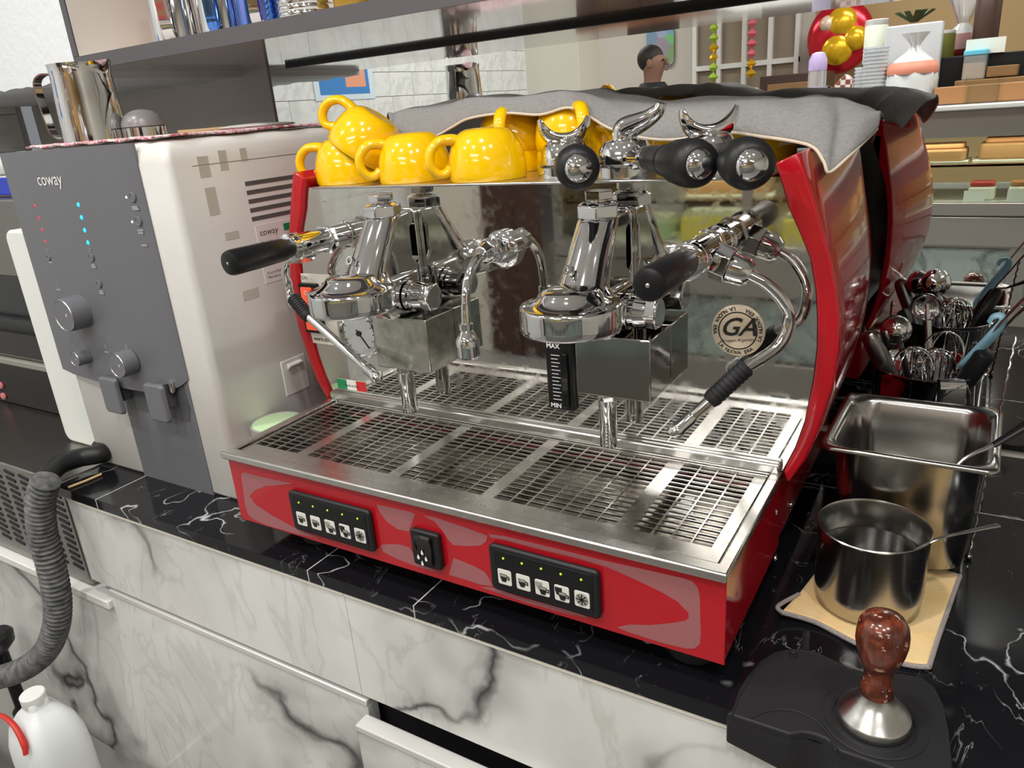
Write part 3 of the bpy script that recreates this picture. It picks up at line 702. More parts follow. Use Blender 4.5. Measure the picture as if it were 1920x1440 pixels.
# ================================================================== cups on top of the machine
TZ = .4577
def make_cup():
    e = thing('coffee_cup', 'x', 'cup', (0, 0, 0), 0)
    # upside down: rim on z = 0, foot at the top
    prof = [(.0452, 0), (.0462, .0012), (.0466, .008), (.0462, .018), (.0446, .028), (.0415, .038), (.0370, .0465), (.0315, .0528), (.0270, .0556), (.0225, .0572), (.0190, .0577), (.0170, .0572), (.002, .0568)]
    MB().lathe(prof, n=48, cap=False).build('bowl', 'yellow_ceramic', e, local=True, ang=60)
    MB().lathe([(.0452, .0), (.0435, .0012), (.0425, .012), (.041, .024), (.036, .038), (.026, .048), (.002, .051)], n=40, cap=False).build('inside', 'cup_inside', e, local=True)
    pts = [(.0440, 0, .0165), (.0505, 0, .0105), (.0600, 0, .0105), (.0675, 0, .0205), (.0665, 0, .0350), (.0560, 0, .0460), (.0420, 0, .0475), (.0320, 0, .045)]
    MB().tube(pts, [.0052, .0056, .0058, .0058, .0058, .006, .0066, .007], n=14, k=6, flat=1.35, up=(1, 0, 0)).build('handle', 'yellow_ceramic', e, local=True)
    return e
cup0 = make_cup()
CUPS = [  # x, y, z, handle angle, label
    (aty(660, 338, .285).x, .285, TZ, 3.6, 'yellow cup upside down beneath the tilted yellow cup', None),
    (aty(781, 338, .283).x, .283, TZ, 3.95, 'upside-down yellow cup with curled handle beside the stacked tilted pair', None),
    (aty(916, 338, .278).x, .278, TZ, 3.95, 'upside-down yellow cup with curled handle next to the chrome portafilters', None),
    (.268, .390, TZ, 2.4, 'yellow cup at the bottom of the stack under the towel edge behind front cups', None),
    (.268, .390, TZ + .027, -1.30, 'yellow cup stacked on another beneath the grey towel edge, handle flat to the front', None),
    (.366, .375, TZ, -.3, 'yellow cup at the bottom of the stack behind the first portafilter', None),
    (.366, .375, TZ + .027, -.92, 'yellow cup on top of the stack behind the first portafilter', None),
    (aty(1165, 300, .40).x, .40, TZ, 1.2, 'yellow cup under the grey towel behind the middle portafilter', None),
    (aty(1275, 300, .405).x, .405, TZ, 1.5, 'yellow cup under the grey towel between two portafilter handles', None),
    (aty(1412, 300, .405).x, .405, TZ, 1.9, 'yellow cup under the towel beside the red side panel', None)]
for i, (x, y, z, a, lab, grp) in enumerate(CUPS):
    c = cup0 if i == 0 else copy_tree(cup0)
    c.location = (x, y, z); c.rotation_euler = (0, 0, a); c.scale = (1.07,) * 3
    tag(c, lab, 'cup', grp)
c = copy_tree(cup0)
c.scale = (1.07,) * 3
c.rotation_euler = (Matrix.Rotation(math.radians(36), 3, Vector((-.45, .89, 0)).normalized()) @ Matrix.Rotation(3.55, 3, 'Z')).to_euler()
c.location = aty(674, 290, .290)
tag(c, 'tilted yellow cup leaning on top of another yellow cup', 'cup')

# ================================================================== portafilters (upside down, spouts up)
def make_pf():
    e = thing('portafilter', 'x', 'portafilter')
    MB().lathe([(.030, .0), (.0345, .0), (.0345, .012), (.030, .015), (.029, .030), (.024, .038), (.012, .041)], n=40).build('basket_holder', 'chrome', e, local=True)
    b = MB(); b.tube([(.026, 0, .020), (.042, 0, .020), (.056, 0, .021), (.066, 0, .022)], [.013, .0105, .0085, .0095], n=20)
    b.lathe([(.011, .062), (.0125, .064), (.0125, .070), (.011, .072)], (0, 0, .022), (1, 0, 0), n=24)
    b.build('neck', 'chrome', e, local=True)
    h = MB().lathe([(.0110, .070), (.0128, .073), (.0135, .090), (.0150, .115), (.0158, .118), (.0150, .121), (.0158, .124), (.0205, .145), (.0222, .165), (.0222, .178), (.0205, .186), (.0160, .191), (.0135, .1915)], (0, 0, .022), (1, 0, 0), n=36).build('handle', 'black_satin', e, local=True)
    MB().lathe([(.0145, .1885), (.0138, .1915), (.0110, .1945), (.0060, .197), (.0005, .198)], (0, 0, .022), (1, 0, 0), n=28).build('end_cap', 'chrome', h, local=True)
    # double spout: a crescent across the handle axis
    sp = MB().cyl((0, 0, .034), (0, 0, .042), .0095, n=20)
    sp.build('spout_nut', 'chrome', e, local=True)
    rings = []; nseg = 22
    for i in range(nseg + 1):
        t = -1 + 2 * i / nseg; a = t * 1.28; R = .0275
        c = Vector((0, R * sin(a), .0755 - R * cos(a)))
        rad = Vector((0, sin(a), -cos(a)))
        th = .0195 * (1 - .72 * abs(t) ** 1.4); wd = .0125 * (1 - .45 * abs(t) ** 2)
        rings.append([c + rad * (th * cos(2 * pi * j / 16) if cos(2 * pi * j / 16) > 0 else th * .12 * cos(2 * pi * j / 16)) + Vector((wd * sin(2 * pi * j / 16), 0, 0)) for j in range(16)])
    s2 = MB().loft(rings).build('double_spout', 'chrome', e, local=True, ang=60)
    MB().lathe([(.0065, 0), (.0062, .002), (.003, .0035), (.0005, .004)], (.0115, 0, .0390), (1, 0, 0), n=18).build('spout_screw', 'chrome', s2, local=True)
    return e
pf0 = make_pf()
for i, (hx, hy, bx, by, lab) in enumerate([
        (*aty(1086, 318, .12)[:2], *aty(1062, 300, .275)[:2], 'portafilter lying upside down among the cups, handle end facing out'),
        (*aty(1318, 306, .125)[:2], *aty(1180, 305, .258)[:2], 'middle portafilter lying upside down with its spout seen from the side'),
        (*aty(1414, 306, .100)[:2], *aty(1335, 300, .255)[:2], 'portafilter lying upside down beside the red side panel')]):
    e = pf0 if i == 0 else copy_tree(pf0)
    d = Vector((hx - bx, hy - by, 0)); L = d.length; d.normalize()
    o = Vector((hx, hy, 0)) - d * .196
    e.location = (o.x, o.y, TZ); e.rotation_euler = (0, math.radians(0), math.atan2(d.y, d.x))
    tag(e, lab, 'portafilter')
    if i == 1:              # this one has a single spout
        for ch in list(e.children):
            if ch.name.startswith(('double_spout', 'spout_nut')):
                for g_ in list(ch.children): bpy.data.objects.remove(g_)
                bpy.data.objects.remove(ch)
        MB().tube([(0, 0, .020), (0, 0, .044), (.002, .002, .0505), (.011, .010, .0550), (.022, .020, .0605), (.030, .028, .068), (.032, .030, .075)], [.0155, .0145, .0145, .0125, .0100, .0080, .006], n=18, flat=.85).build('single_spout', 'chrome', e, local=True, ang=60)
# ================================================================== grey towel over the cups
hem = [(733, 236, .345), (757, 256, .34), (813, 256, .335), (847, 240, .335), (880, 223, .335), (947, 213, .335), (1013, 216, .33), (1062, 203, .33), (1093, 212, .33), (1140, 240, .325), (1193, 257, .32), (1260, 263, .315), (1360, 250, .31), (1427, 257, .305), (1493, 267, .295), (1527, 279, .282), (1545, 305, .27), (1556, 324, .268), (1598, 288, .30), (1644, 243, .36)]
rdg = [(724, 226), (752, 216), (800, 209), (847, 203), (885, 197), (947, 197), (1013, 192), (1062, 187), (1093, 190), (1140, 200), (1193, 206), (1260, 208), (1353, 202), (1427, 200), (1480, 196), (1530, 193), (1565, 194), (1590, 198), (1622, 208), (1655, 226)]
cols = []
A_ = catmull([aty(*h) for h in hem], 5)
B_ = catmull([aty(px, py - 3, .40) for px, py in rdg], 5)
nv = 14
rows = []
for i, (a, b) in enumerate(zip(A_, B_)):
    col = []
    back = Vector((b.x - .12 * max(0, b.x - .5), .56, b.z - .012 - .03 * max(0, (b.x - .55) / .2) + .004 * sin(i * .7)))
    for j in range(nv + 1):
        t = j / nv
        if t < .45:
            k = t / .45; p = a.lerp(b, k); p.z += .012 * sin(k * pi) + .0022 * sin(i * .55 + k * 5) * k
        else:
            k = (t - .45) / .55; p = b.lerp(back, k); p.z += .013 * sin(k * pi) + .003 * sin(i * .4 + k * 7) * k
        col.append(p)
    rows.append(col)
nc = len(rows)
b = MB().add([p for r in rows for p in r], [(i * (nv + 1) + j, (i + 1) * (nv + 1) + j, (i + 1) * (nv + 1) + j + 1, i * (nv + 1) + j + 1) for i in range(nc - 1) for j in range(nv)])
tw = thing('towel', 'grey microfibre towel draped over the yellow cups on the machine', 'towel', (.4, .4, .52))
o = b.build('towel_sheet', 'towel_grey', tw, ang=180)
sd = o.modifiers.new('thick', 'SOLIDIFY'); sd.thickness = .0032; sd.offset = 1
ss = o.modifiers.new('sub', 'SUBSURF'); ss.levels = 1; ss.render_levels = 1
MB().tube([r[0] + Vector((0, -.0006, .0006)) for r in rows], .0017, n=8, raw=True).build('hem', 'towel_hem', tw)

# ================================================================== water dispenser
dl = thing('water_dispenser', 'white and grey countertop water dispenser beside the espresso machine', 'dispenser', (-.28, .3, 0))
DX0, DX1, DY0, DY1, DZ = -.475, -.090, .092, .56, .535
ring = lambda z, i: [(x, y, z) for x, y in [((DX0 + DX1) / 2 + a, (DY0 + DY1) / 2 + c) for a, c in rrect((DX1 - DX0) / 2 - i, (DY1 - DY0) / 2 - i, .012)]]
MB().loft([ring(.0, .004), ring(.006, 0), ring(.505, 0), ring(.521, .0035), ring(.531, .011), ring(.535, .022)]).build('body', 'dispenser_white', dl, ang=60)
# front panel with a curved face
xs = [DX0 - .001, -.44, -.40, -.36, -.32, -.29, -.265, -.24, -.215, -.19, -.165, -.150]
ys = [.079, .0755, .0745, .0740, .0740, .0750, .0775, .0800, .0822, .0842, .0866, .0900]
bots = [.181, .177, .174, .172, .170, .169, .168, .168, .170, .176, .186, .196]
n_ = len(xs)
vs = [(x, y, zb) for x, y, zb in zip(xs, ys, bots)] + [(x, y, .5345) for x, y in zip(xs, ys)] + [(x, .0935, zb) for x, zb in zip(xs, bots)] + [(x, .0935, .5345) for x in xs]
fs = []
for i in range(n_ - 1):
    fs += [(i, i + 1, n_ + i + 1, n_ + i), (2 * n_ + i, 3 * n_ + i, 3 * n_ + i + 1, 2 * n_ + i + 1), (i, 2 * n_ + i, 2 * n_ + i + 1, i + 1), (n_ + i, n_ + i + 1, 3 * n_ + i + 1, 3 * n_ + i)]
fs += [(0, n_, 3 * n_, 2 * n_), (n_ - 1, 3 * n_ - 1, 4 * n_ - 1, 2 * n_ - 1)]
pn = MB().add(vs, fs).build('front_panel', 'dispenser_grey', dl, ang=30)
MB().prism([(-.335, .0), (-.155, .0), (-.155, .195), (-.17, .20), (-.335, .20)], lambda x, z: (x, .0905, z), lambda x, z: (x, .0935, z)).build('front_column', 'dispenser_grey', dl, smooth=False)
MB().prism([(-.325, .125), (-.17, .125), (-.162, .15), (-.166, .185), (-.18, .192), (-.325, .18)], lambda x, z: (x, .0898, z), lambda x, z: (x, .0906, z)).build('tap_recess', 'dispenser_dark', dl, smooth=False)
def frontp(px, py, dy=0):
    p = aty(px, py, .075)
    for _ in range(3):
        y = ys[-1]
        for i in range(n_ - 1):
            if xs[i] <= p.x <= xs[i + 1]: y = ys[i] + (ys[i + 1] - ys[i]) * (p.x - xs[i]) / (xs[i + 1] - xs[i])
        p = aty(px, py, y - dy)
    return p
def knob(px, py, r, h, name='knob'):
    p = frontp(px, py, h); p.y += h
    k = MB().lathe([(r, 0), (r, h * .75), (r * .94, h), (r * .6, h), (.0005, h)], p, (0, -1, 0), n=32).build(name, 'dispenser_grey', dl)
    MB().lathe([(r * .955, h * .985), (r * .93, h * 1.02), (r * .91, h * .99)], p, (0, -1, 0), n=32, cap=False).build('knob_rim', 'steel', k)
    MB().box(p.x + r * .3, p.x + r * .36, p.y - h - .0006, p.y - h, p.z - r * .05, p.z + r * .12).build('knob_mark', 'print_white', k, smooth=False)
knob(119, 592, .0265, .030); knob(140, 674, .0125, .022); knob(219, 686, .020, .024)
for px, py in ((66, 386), (73, 409), (79, 431), (85, 453)):
    MB().lathe([(.0026, 0), (.0016, .0008)], frontp(px, py), (0, -1, 0), n=12).build('red_indicator', 'led_red', pn)
for px, py in ((147, 384), (153, 408), (159, 432), (165, 455)):
    MB().lathe([(.0036, 0), (.0024, .001)], frontp(px, py), (0, -1, 0), n=12).build('blue_indicator', 'led_blue', pn)
for px, py in ((237, 370), (248, 416)):
    MB().lathe([(.0020, 0), (.0014, .0008)], frontp(px, py), (0, -1, 0), n=10).build('white_indicator', 'led_white', pn)
for px, py, r in ((249, 370, .0072), (260, 415, .0072), (172, 483, .0062), (92, 483, .005), (186, 533, .006)):
    MB().lathe([(r, 0), (r, .001), (r * .8, .0018), (r * .75, .0012)], frontp(px, py), (0, -1, 0), n=20).build('push_button', 'dispenser_grey', pn)
text('coway', .026, 'print_grey' if 0 else 'sticker_white', frontp(92, 337, .0006), (1, 0, 0), (0, 0, 1), pn, off=.0)
for px, py, w_ in ((252, 388, .014), (253, 392, .018), (263, 432, .014), (264, 437, .012), (270, 460, .014), (175, 497, .010), (176, 501, .012), (95, 492, .010), (190, 546, .010), (191, 550, .012), (110, 543, .012), (149, 592, .012), (200, 660, .010), (238, 662, .016)):
    p = frontp(px, py, .0003)
    MB().box(p.x - w_ / 2, p.x + w_ / 2, p.y - .0003, p.y, p.z - .0013, p.z + .0013).build('caption_print', 'print_grey', pn, smooth=False)
for px, py in ((140, 648), (198, 650), (237, 650), (108, 535), (88, 470), (168, 469)):
    p = frontp(px, py, .0003)
    MB().lathe([(.0032, .0), (.0032, .0002), (.0022, .0002), (.0022, 0)], p, (0, -1, 0), n=12, cap=False).build('symbol_print', 'print_grey', pn)
for px, py in ((214, 740), (299, 754)):
    p = aty(px, py, .070)
    lv = MB().prism(rrect(.024, .031, .007), lambda a, c: (p.x + a, .070, p.z + c), lambda a, c: (p.x + a * .9, .0625, p.z + c * .95)).build('lever', 'dispenser_grey', dl, bevel=.002)
    MB().box(p.x - .008, p.x + .014, .0705, .091, p.z - .012, p.z + .030).build('lever_arm', 'dispenser_dark', lv, bevel=.002)
    MB().lathe([(.004, 0), (.006, .004), (.006, .016)], (p.x + .02, .082, p.z + .014), (0, 0, 1), n=16).build('nozzle', 'chrome', lv)
# side: vent slots, label, latch panel, tape residue
SXD = DX1 + .0002
for i in range(5):
    z = .4655 - i * .0128
    MB().box(SXD - .002, SXD + .0004, .213, .345, z - .003, z + .003).build('vent_slot', 'slot_dark', dl, smooth=False)
MB().box(SXD - .001, SXD + .0003, .13, .56, .4985, .4990).build('lid_seam', 'slot_dark', dl, smooth=False)
lb = MB().box(SXD - .001, SXD + .0005, .216, .310, .316, .404).build('rating_label', 'label_paper', dl, smooth=False)
text('coway', .014, 'print_black', (SXD + .0007, .222, .392), (0, 1, 0), (0, 0, 1), lb, align='LEFT')
MB().box(SXD + .0005, SXD + .0006, .270, .292, .388, .399).build('energy_mark', 'sticker_green', lb, smooth=False)
for i, s_ in enumerate(('Model Name:', 'Rated Voltage Range: 220V', 'Rated Frequency: 50 Hz', 'Rated', '', '', '', 'Kind of Refrigerant', 'Manufacturer')):
    if s_: text(s_, .0062, 'print_black', (SXD + .0007, .222, .377 - i * .0066), (0, 1, 0), (0, 0, 1), lb, align='LEFT')
lp = MB().box(SXD - .002, SXD + .0012, .215, .266, .131, .189).build('latch_panel', 'dispenser_white', dl, bevel=.0008)
MB().prism([(SXD + .001, .183), (SXD + .007, .180), (SXD + .0068, .1775), (SXD + .001, .172)], lambda x, z: (x, .226, z), lambda x, z: (x, .256, z)).build('latch', 'dispenser_white', lp, bevel=.001)
for y0, y1, z0, z1 in ((.140, .158, .482, .510), (.176, .190, .488, .515), (.214, .226, .497, .515), (.142, .160, .43, .468), (.16, .185, .392, .403), (.17, .20, .30, .315)):
    MB().box(SXD - .001, SXD + .0002, y0, y1, z0, z1).build('tape_residue', 'tape_residue', dl, smooth=False)

# ---- on top of the dispenser
def sheet(name, x0, x1, y0, y1, z, mat, par, amp=.002, nx=30, ny=16, th=.003):
    v = [(x0 + (x1 - x0) * i / nx + .004 * sin(j * 1.7), y0 + (y1 - y0) * j / ny + .004 * sin(i * 1.3), z + amp * (1 + sin(i * 1.1 + j * .8) * .5 + random.uniform(-.3, .3))) for i in range(nx + 1) for j in range(ny + 1)]
    o = MB().add(v, [(i * (ny + 1) + j, (i + 1) * (ny + 1) + j, (i + 1) * (ny + 1) + j + 1, i * (ny + 1) + j + 1) for i in range(nx) for j in range(ny)]).build(name, mat, par, ang=180)
    m = o.modifiers.new('thick', 'SOLIDIFY'); m.thickness = th; m.offset = 1
    return o
tag(sheet('folded_cloth', -.445, -.105, .105, .53, .5355, 'towel_pink', None, .0022), 'white and pink cloth spread on top of the water dispenser', 'cloth')
def make_pitcher(name, label, h, r, mat, loc, rz, group=None, handle_mat=None, spout=True):
    e = thing(name, label, 'pitcher', loc, rz, group)
    n = 44; rings = []
    for rr, z, sp in ((.92, 0, 0), (1.0, .01, 0), (1.0, .3, 0), (.97, .6, 0), (.93, .85, .15), (.945, .96, .6), (.965, 1.0, 1.0), (.93, .985, .9), (.90, .9, .1), (.94, .5, 0), (.95, .04, 0), (.3, .03, 0)):
        ring = []
        for j in range(n):
            a = 2 * pi * j / n
            k = max(0, cos(a)) ** 14 * sp * (1 if spout else 0)
            ring.append((r * (rr + .13 * k) * cos(a), r * rr * sin(a), h * z + .03 * h * k))
        rings.append(ring)
    MB().loft(rings).build('body', mat, e, local=True, ang=60)
    pts = [(-r * .93, 0, h * .90), (-r * 1.35, 0, h * .90), (-r * 1.62, 0, h * .78), (-r * 1.58, 0, h * .40), (-r * 1.50, 0, h * .16), (-r * 1.25, 0, h * .07), (-r * .98, 0, h * .10)]
    b = MB(); Q = catmull(pts, 6); rg = []
    for i, q in enumerate(Q):
        t = (Q[min(i + 1, len(Q) - 1)] - Q[max(i - 1, 0)]).normalized(); nrm = Vector((t.z, 0, -t.x))
        w_ = r * .19
        rg.append([q + Vector((0, -w_, 0)) - nrm * .0012, q + Vector((0, w_, 0)) - nrm * .0012, q + Vector((0, w_, 0)) + nrm * .0012, q + Vector((0, -w_, 0)) + nrm * .0012])
    b.loft(rg).build('handle', handle_mat or mat, e, local=True)
    return e
make_pitcher('milk_pitcher', 'chrome milk pitcher standing on top of the water dispenser', .118, .048, 'chrome', (-.418, .206, .5395), 3.6 - pi)
t = thing('leveler', 'chrome leveling tool with a grey domed top on the dispenser', 'leveler', (-.352, .250, .5395))
MB().lathe([(.031, 0), (.034, .001), (.034, .0165), (.032, .018)], n=36).build('ring', 'chrome', t, local=True)
MB().lathe([(.0335, .018), (.0325, .025), (.027, .035), (.018, .041), (.008, .044), (.0005, .0445)], n=36).build('dome', 'stone_grey', t, local=True)
t = thing('spatula', 'pale flat spatula lying on the dispenser behind the domed leveler', 'spatula', (-.25, .37, .5395))
MB().tube([(-.315, .285, .543), (-.30, .32, .543), (-.29, .355, .5435)], .0045, n=10).build('handle', 'wood_light', t)
MB().ball((-.285, .43, .545), (.026, .085, .0045)).build('blade', 'dispenser_white', t)

# ================================================================== left of the dispenser
bd_ = MB().prism(rrect(.076, .203, .02), lambda a, c: (-.559 + a, .125, .2036 + c), lambda a, c: (-.559 + a, .155, .2036 + c)).build('chopping_board', 'plastic_white', bevel=.005, seg=3)
tag(bd_, 'thick white plastic chopping board standing upright beside the water dispenser', 'chopping board')
t = thing('vented_unit', 'low steel appliance with rows of black vent slots beside the counter end', 'appliance', (-.9, .3, -.209))
MB().box(-1.58, -.456, .012, .60, -.2085, 0).build('body', 'appliance_steel', t, bevel=.003)
sl = MB().box(0, .031, 0, .002, 0, .0058).build('vent_slot', 'gap_black', t, smooth=False)
k = 0
for c in range(6):
    for r in range(13):
        x = -.50 - c * .050; z = -.176 + r * .0132
        o = sl if k == 0 else bpy.data.objects.new('vent_slot', sl.data)
        if k: COL.objects.link(o); o.parent = t; o.matrix_parent_inverse = sl.matrix_parent_inverse
        o.location = (x, .0108, z); o.rotation_euler = (0, .12, 0); k += 1
t = thing('steel_machine', 'steel machine with black control panel behind the white chopping board', 'appliance', (-1.0, .4, .0005))
MB().box(-1.56, -.60, .20, .62, .0005, .45).build('body', 'appliance_steel', t, bevel=.004)
MB().box(-1.55, -.68, .196, .2, .005, .10).build('control_panel', 'appliance_black', t, bevel=.001)
MB().box(-1.56, -.60, .188, .2, .103, .118).build('rail', 'appliance_grey', t, bevel=.003)
MB().box(-1.55, -.60, .195, .2, .125, .30).build('door', 'appliance_black', t, bevel=.004)
MB().tube([(-1.5, .19, .20), (-.62, .19, .20)], .018, n=14).build('bar_handle', 'black_satin', t)
for px, py in ((3, 722), (8, 742)):
    p = aty(px, py, .195)
    MB().lathe([(.008, 0), (.008, .004), (.005, .006)], p, (0, -1, 0), n=18).build('button', 'knob_pink', t)
t = thing('blue_lid_box', 'small steel box with a bright blue end on top of the steel machine', 'box', (-.86, .3, .4505))
MB().box(-1.05, -.70, .24, .36, .4505, .49).build('box', 'aluminium', t, bevel=.004)
q = aty(4, 318, .236)
MB().prism(rrect(.045, .017, .012), lambda a, c: (q.x - .028 + a, .236, .471 + c), lambda a, c: (q.x - .028 + a, .24, .471 + c)).build('end_cap', 'plastic_blue', t, bevel=.002)
t = thing('pipe_fitting', 'white plastic pipe fitting lying behind the dispenser top', 'fitting', (-.82, .3, .4905))
MB().cyl((-.90, .27, .512), (-.74, .27, .512), .0205, n=20).cyl((-.80, .27, .512), (-.765, .27, .512), .0215, n=8).build('pipe', 'plastic_white', t)
MB().cyl((-.74, .27, .512), (-.69, .27, .512), .015, n=16).build('brass_end', 'steel', t)
# drain hose
t = thing('drain_hose', 'dark corrugated drain hose with a foam sleeve hanging beside the counter', 'hose', (-.47, 0, -.2))
MB().tube([(-.472, .103, .024), aty(192, 850, .085), aty(150, 858, .055), aty(112, 872, .02), aty(90, 893, -.012), aty(84, 915, -.03)], .0165, n=18, k=6).build('foam_sleeve', 'black_satin', t)
Q = catmull([aty(86, 900, -.030), aty(76, 940, -.038), aty(80, 1000, -.040), aty(98, 1070, -.040), aty(108, 1130, -.042), aty(104, 1180, -.048), aty(82, 1225, -.058), aty(40, 1256, -.072), aty(-20, 1275, -.09), aty(-120, 1300, -.12)], 30)
L_ = [0]
for a, b_ in zip(Q[:-1], Q[1:]): L_.append(L_[-1] + (b_ - a).length)
tot = L_[-1]; ns = int(tot / .0016); path = []; rad = []
j = 0
for i in range(ns + 1):
    s_ = tot * i / ns
    while j < len(L_) - 2 and L_[j + 1] < s_: j += 1
    k = (s_ - L_[j]) / max(1e-6, L_[j + 1] - L_[j]); path.append(Q[j].lerp(Q[j + 1], k)); rad.append(.0205 + .0028 * sin(2 * pi * s_ / .0095))
MB().tube(path, rad, n=20, raw=True).build('corrugated_hose', 'hose_rubber', t)
tag(MB().tube([atz(128, 914, .003), atz(160, 902, .003), atz(190, 889, .003)], .0022, n=8, raw=True).build('wooden_stick', 'wood_light'), 'thin wooden stick lying on the end of the black worktop', 'stick')
# milk jug on a steel cart
JC = aty(60, 1300, -.12)
jx, jy, jz = JC.x, JC.y, JC.z - .245
cart = thing('steel_cart', 'steel service cart corner holding the white milk jug', 'cart', (jx - .1, jy - .02, FLOOR_Z))
MB().box(jx - .45, jx + .10, jy - .14, jy + .112, jz - .02, jz).build('top_shelf', 'steel', cart, bevel=.003)
for x, y in ((jx - .44, jy - .13), (jx + .09, jy - .13), (jx - .44, jy + .10), (jx + .09, jy + .10)):
    MB().cyl((x, y, FLOOR_Z), (x, y, jz - .018), .012, n=14).build('leg', 'steel', cart)
jug = thing('milk_jug', 'white plastic milk jug with red strap on the steel cart', 'jug', (jx, jy, jz))
MB().loft([[(jx + a * k + (0 if k > .4 else 0), jy + c * k, jz + z) for a, c in rrect(.058, .052, .03)] for k, z in ((.9, 0), (1, .008), (1, .12), (.97, .15), (.82, .185), (.55, .208), (.36, .218), (.33, .222), (.33, .232), (.30, .234))]).build('bottle', 'jug_plastic', jug, ang=60)
MB().lathe([(.0195, .226), (.0205, .228), (.0205, .244), (.0185, .246)], (jx, jy, jz), n=30).build('cap', 'print_white', jug)
MB().tube([(jx - .055, jy - .055, jz + .226), (jx - .02, jy - .045, jz + .224), (jx + .012, jy - .044, jz + .215), (jx + .034, jy - .047, jz + .190), (jx + .040, jy - .052, jz + .172)], [.004, .0045, .005, .006, .004], n=10, flat=.6).build('strap', 'strap_red', jug)
p = aty(2, 1190, -.045)
t = thing('black_funnel', 'black plastic funnel standing behind the milk jug', 'funnel', (p.x - .03, p.y, jz))
MB().lathe([(.02, 0), (.02, .02), (.012, .03), (.012, .17), (.03, .19), (.032, .21), (.028, .215), (.012, .20)], (p.x - .03, p.y, jz), n=24).build('funnel_body', 'black_plastic', t)
# green tub between dispenser and machine
g = atz(519, 790, .118)
t = thing('green_tub', 'small round tub with pale green lid behind the drip tray corner', 'tub', (g.x, g.y, 0))
MB().lathe([(.034, 0), (.037, .003), (.0385, .106), (.038, .108)], n=36).build('tub_body', 'dispenser_white', t, local=True)
MB().lathe([(.0385, .104), (.0405, .106), (.0405, .117), (.039, .1185), (.037, .117)], n=40).build('rim', 'rim_grey', t, local=True)
MB().lathe([(.0375, .108), (.037, .1175), (.033, .1185), (.0005, .1188)], n=40).build('lid', 'lid_green', t, local=True)

# ================================================================== right of the machine
# gastronorm pan
pc = Vector((.797, .362, 0.0058))
gn = thing('gastronorm_pan', 'deep rectangular stainless steel pan beside the red machine', 'pan', pc)
hx, hy = .0865, .0915
rrloft((.797, .362, 0), [(.05, .055, .02, .008), (hx - .034, hy - .034, .022, .0085), (hx - .022, hy - .022, .026, .02), (hx - .015, hy - .015, .030, .10), (hx - .0125, hy - .0125, .030, .150), (hx - .010, hy - .010, .028, .1545), (hx - .006, hy - .006, .020, .157), (hx - .001, hy - .001, .014, .157), (hx, hy, .013, .1555), (hx, hy, .013, .1525), (hx - .0012, hy - .0012, .012, .1525), (hx - .008, hy - .008, .022, .153), (hx - .0115, hy - .0115, .03, .148), (hx - .014, hy - .014, .030, .10), (hx - .021, hy - .021, .027, .018), (hx - .034, hy - .034, .022, .0062), (.04, .04, .02, .0058)], math.radians(-1)).build('pan_body', 'pot_steel', gn, ang=55)
# round pot of water
pt = thing('steel_pot', 'small round stainless steel pot half full of water on yellow cloth', 'pot', (.776, .219, .0058))
MB().lathe([(.002, .0075), (.048, .0075), (.0525, .012), (.0532, .03), (.0534, .098), (.0545, .1005), (.0555, .0995), (.0545, .097), (.0542, .03), (.0525, .010), (.048, .0058), (.002, .0058)], (.776, .219, 0), n=56).build('pot_body', 'pot_steel', pt, ang=50)
MB().lathe([(.0525, .066), (.002, .0662)], (.776, .219, 0), n=48, cap=False).build('water', 'water', pt)
sp = thing('teaspoon', 'thin steel spoon standing in the round pot of water', 'spoon', (.80, .215, .012))
MB().tube([(.765, .200, .020), (.800, .212, .062), aty(1745, 1016, .208), aty(1800, 1000, .235), aty(1872, 985, .262)], [.0016, .0016, .0018, .0022, .0034], n=10, flat=.5).build('handle', 'steel', sp)
MB().ball((.757, .197, .017), (.012, .009, .005)).build('bowl', 'steel', sp)
# yellow cloth
cn = [atz(1464, 1158, .004), atz(1583, 1005, .004), atz(1800, 1078, .004), atz(1743, 1240, .004)]
nx, ny = 30, 24; v = []
for i in range(nx + 1):
    for j in range(ny + 1):
        a, b_ = i / nx, j / ny
        p = (cn[0] * (1 - a) + cn[3] * a) * (1 - b_) + (cn[1] * (1 - a) + cn[2] * a) * b_
        front = max(0, 1 - b_ * 4); left = max(0, 1 - a * 5)
        p.y += .012 * front * sin(a * 5.5 + .4) - .004 * front
        p.z = .0016 + .006 * left * left * front + .0012 * front * (1 + sin(a * 12))
        v.append(p.copy())
cl = MB().add(v, [(i * (ny + 1) + j, (i + 1) * (ny + 1) + j, (i + 1) * (ny + 1) + j + 1, i * (ny + 1) + j + 1) for i in range(nx) for j in range(ny)]).build('yellow_cloth', 'cloth_yellow', ang=180)
m_ = cl.modifiers.new('thick', 'SOLIDIFY'); m_.thickness = .003; m_.offset = 1
tag(cl, 'yellow cloth with grey stitched edge under the round steel pot', 'cloth')
idx = [i * (ny + 1) for i in range(nx + 1)]
MB().tube([v[k] + Vector((0, 0, .0016)) for k in idx], .0026, n=8, raw=True).build('stitched_edge', 'stitch_grey', cl)
MB().tube([v[nx * (ny + 1) + j] + Vector((0, 0, .0016)) for j in range(ny + 1)], .0026, n=8, raw=True).build('stitched_edge', 'stitch_grey', cl)
MB().tube([v[0] + Vector((.0, 0, .0016)), v[0] + Vector((-.004, .004, .006)), v[ny // 4] + Vector((0, 0, .003))], .0024, n=8).build('stitched_edge', 'stitch_grey', cl)
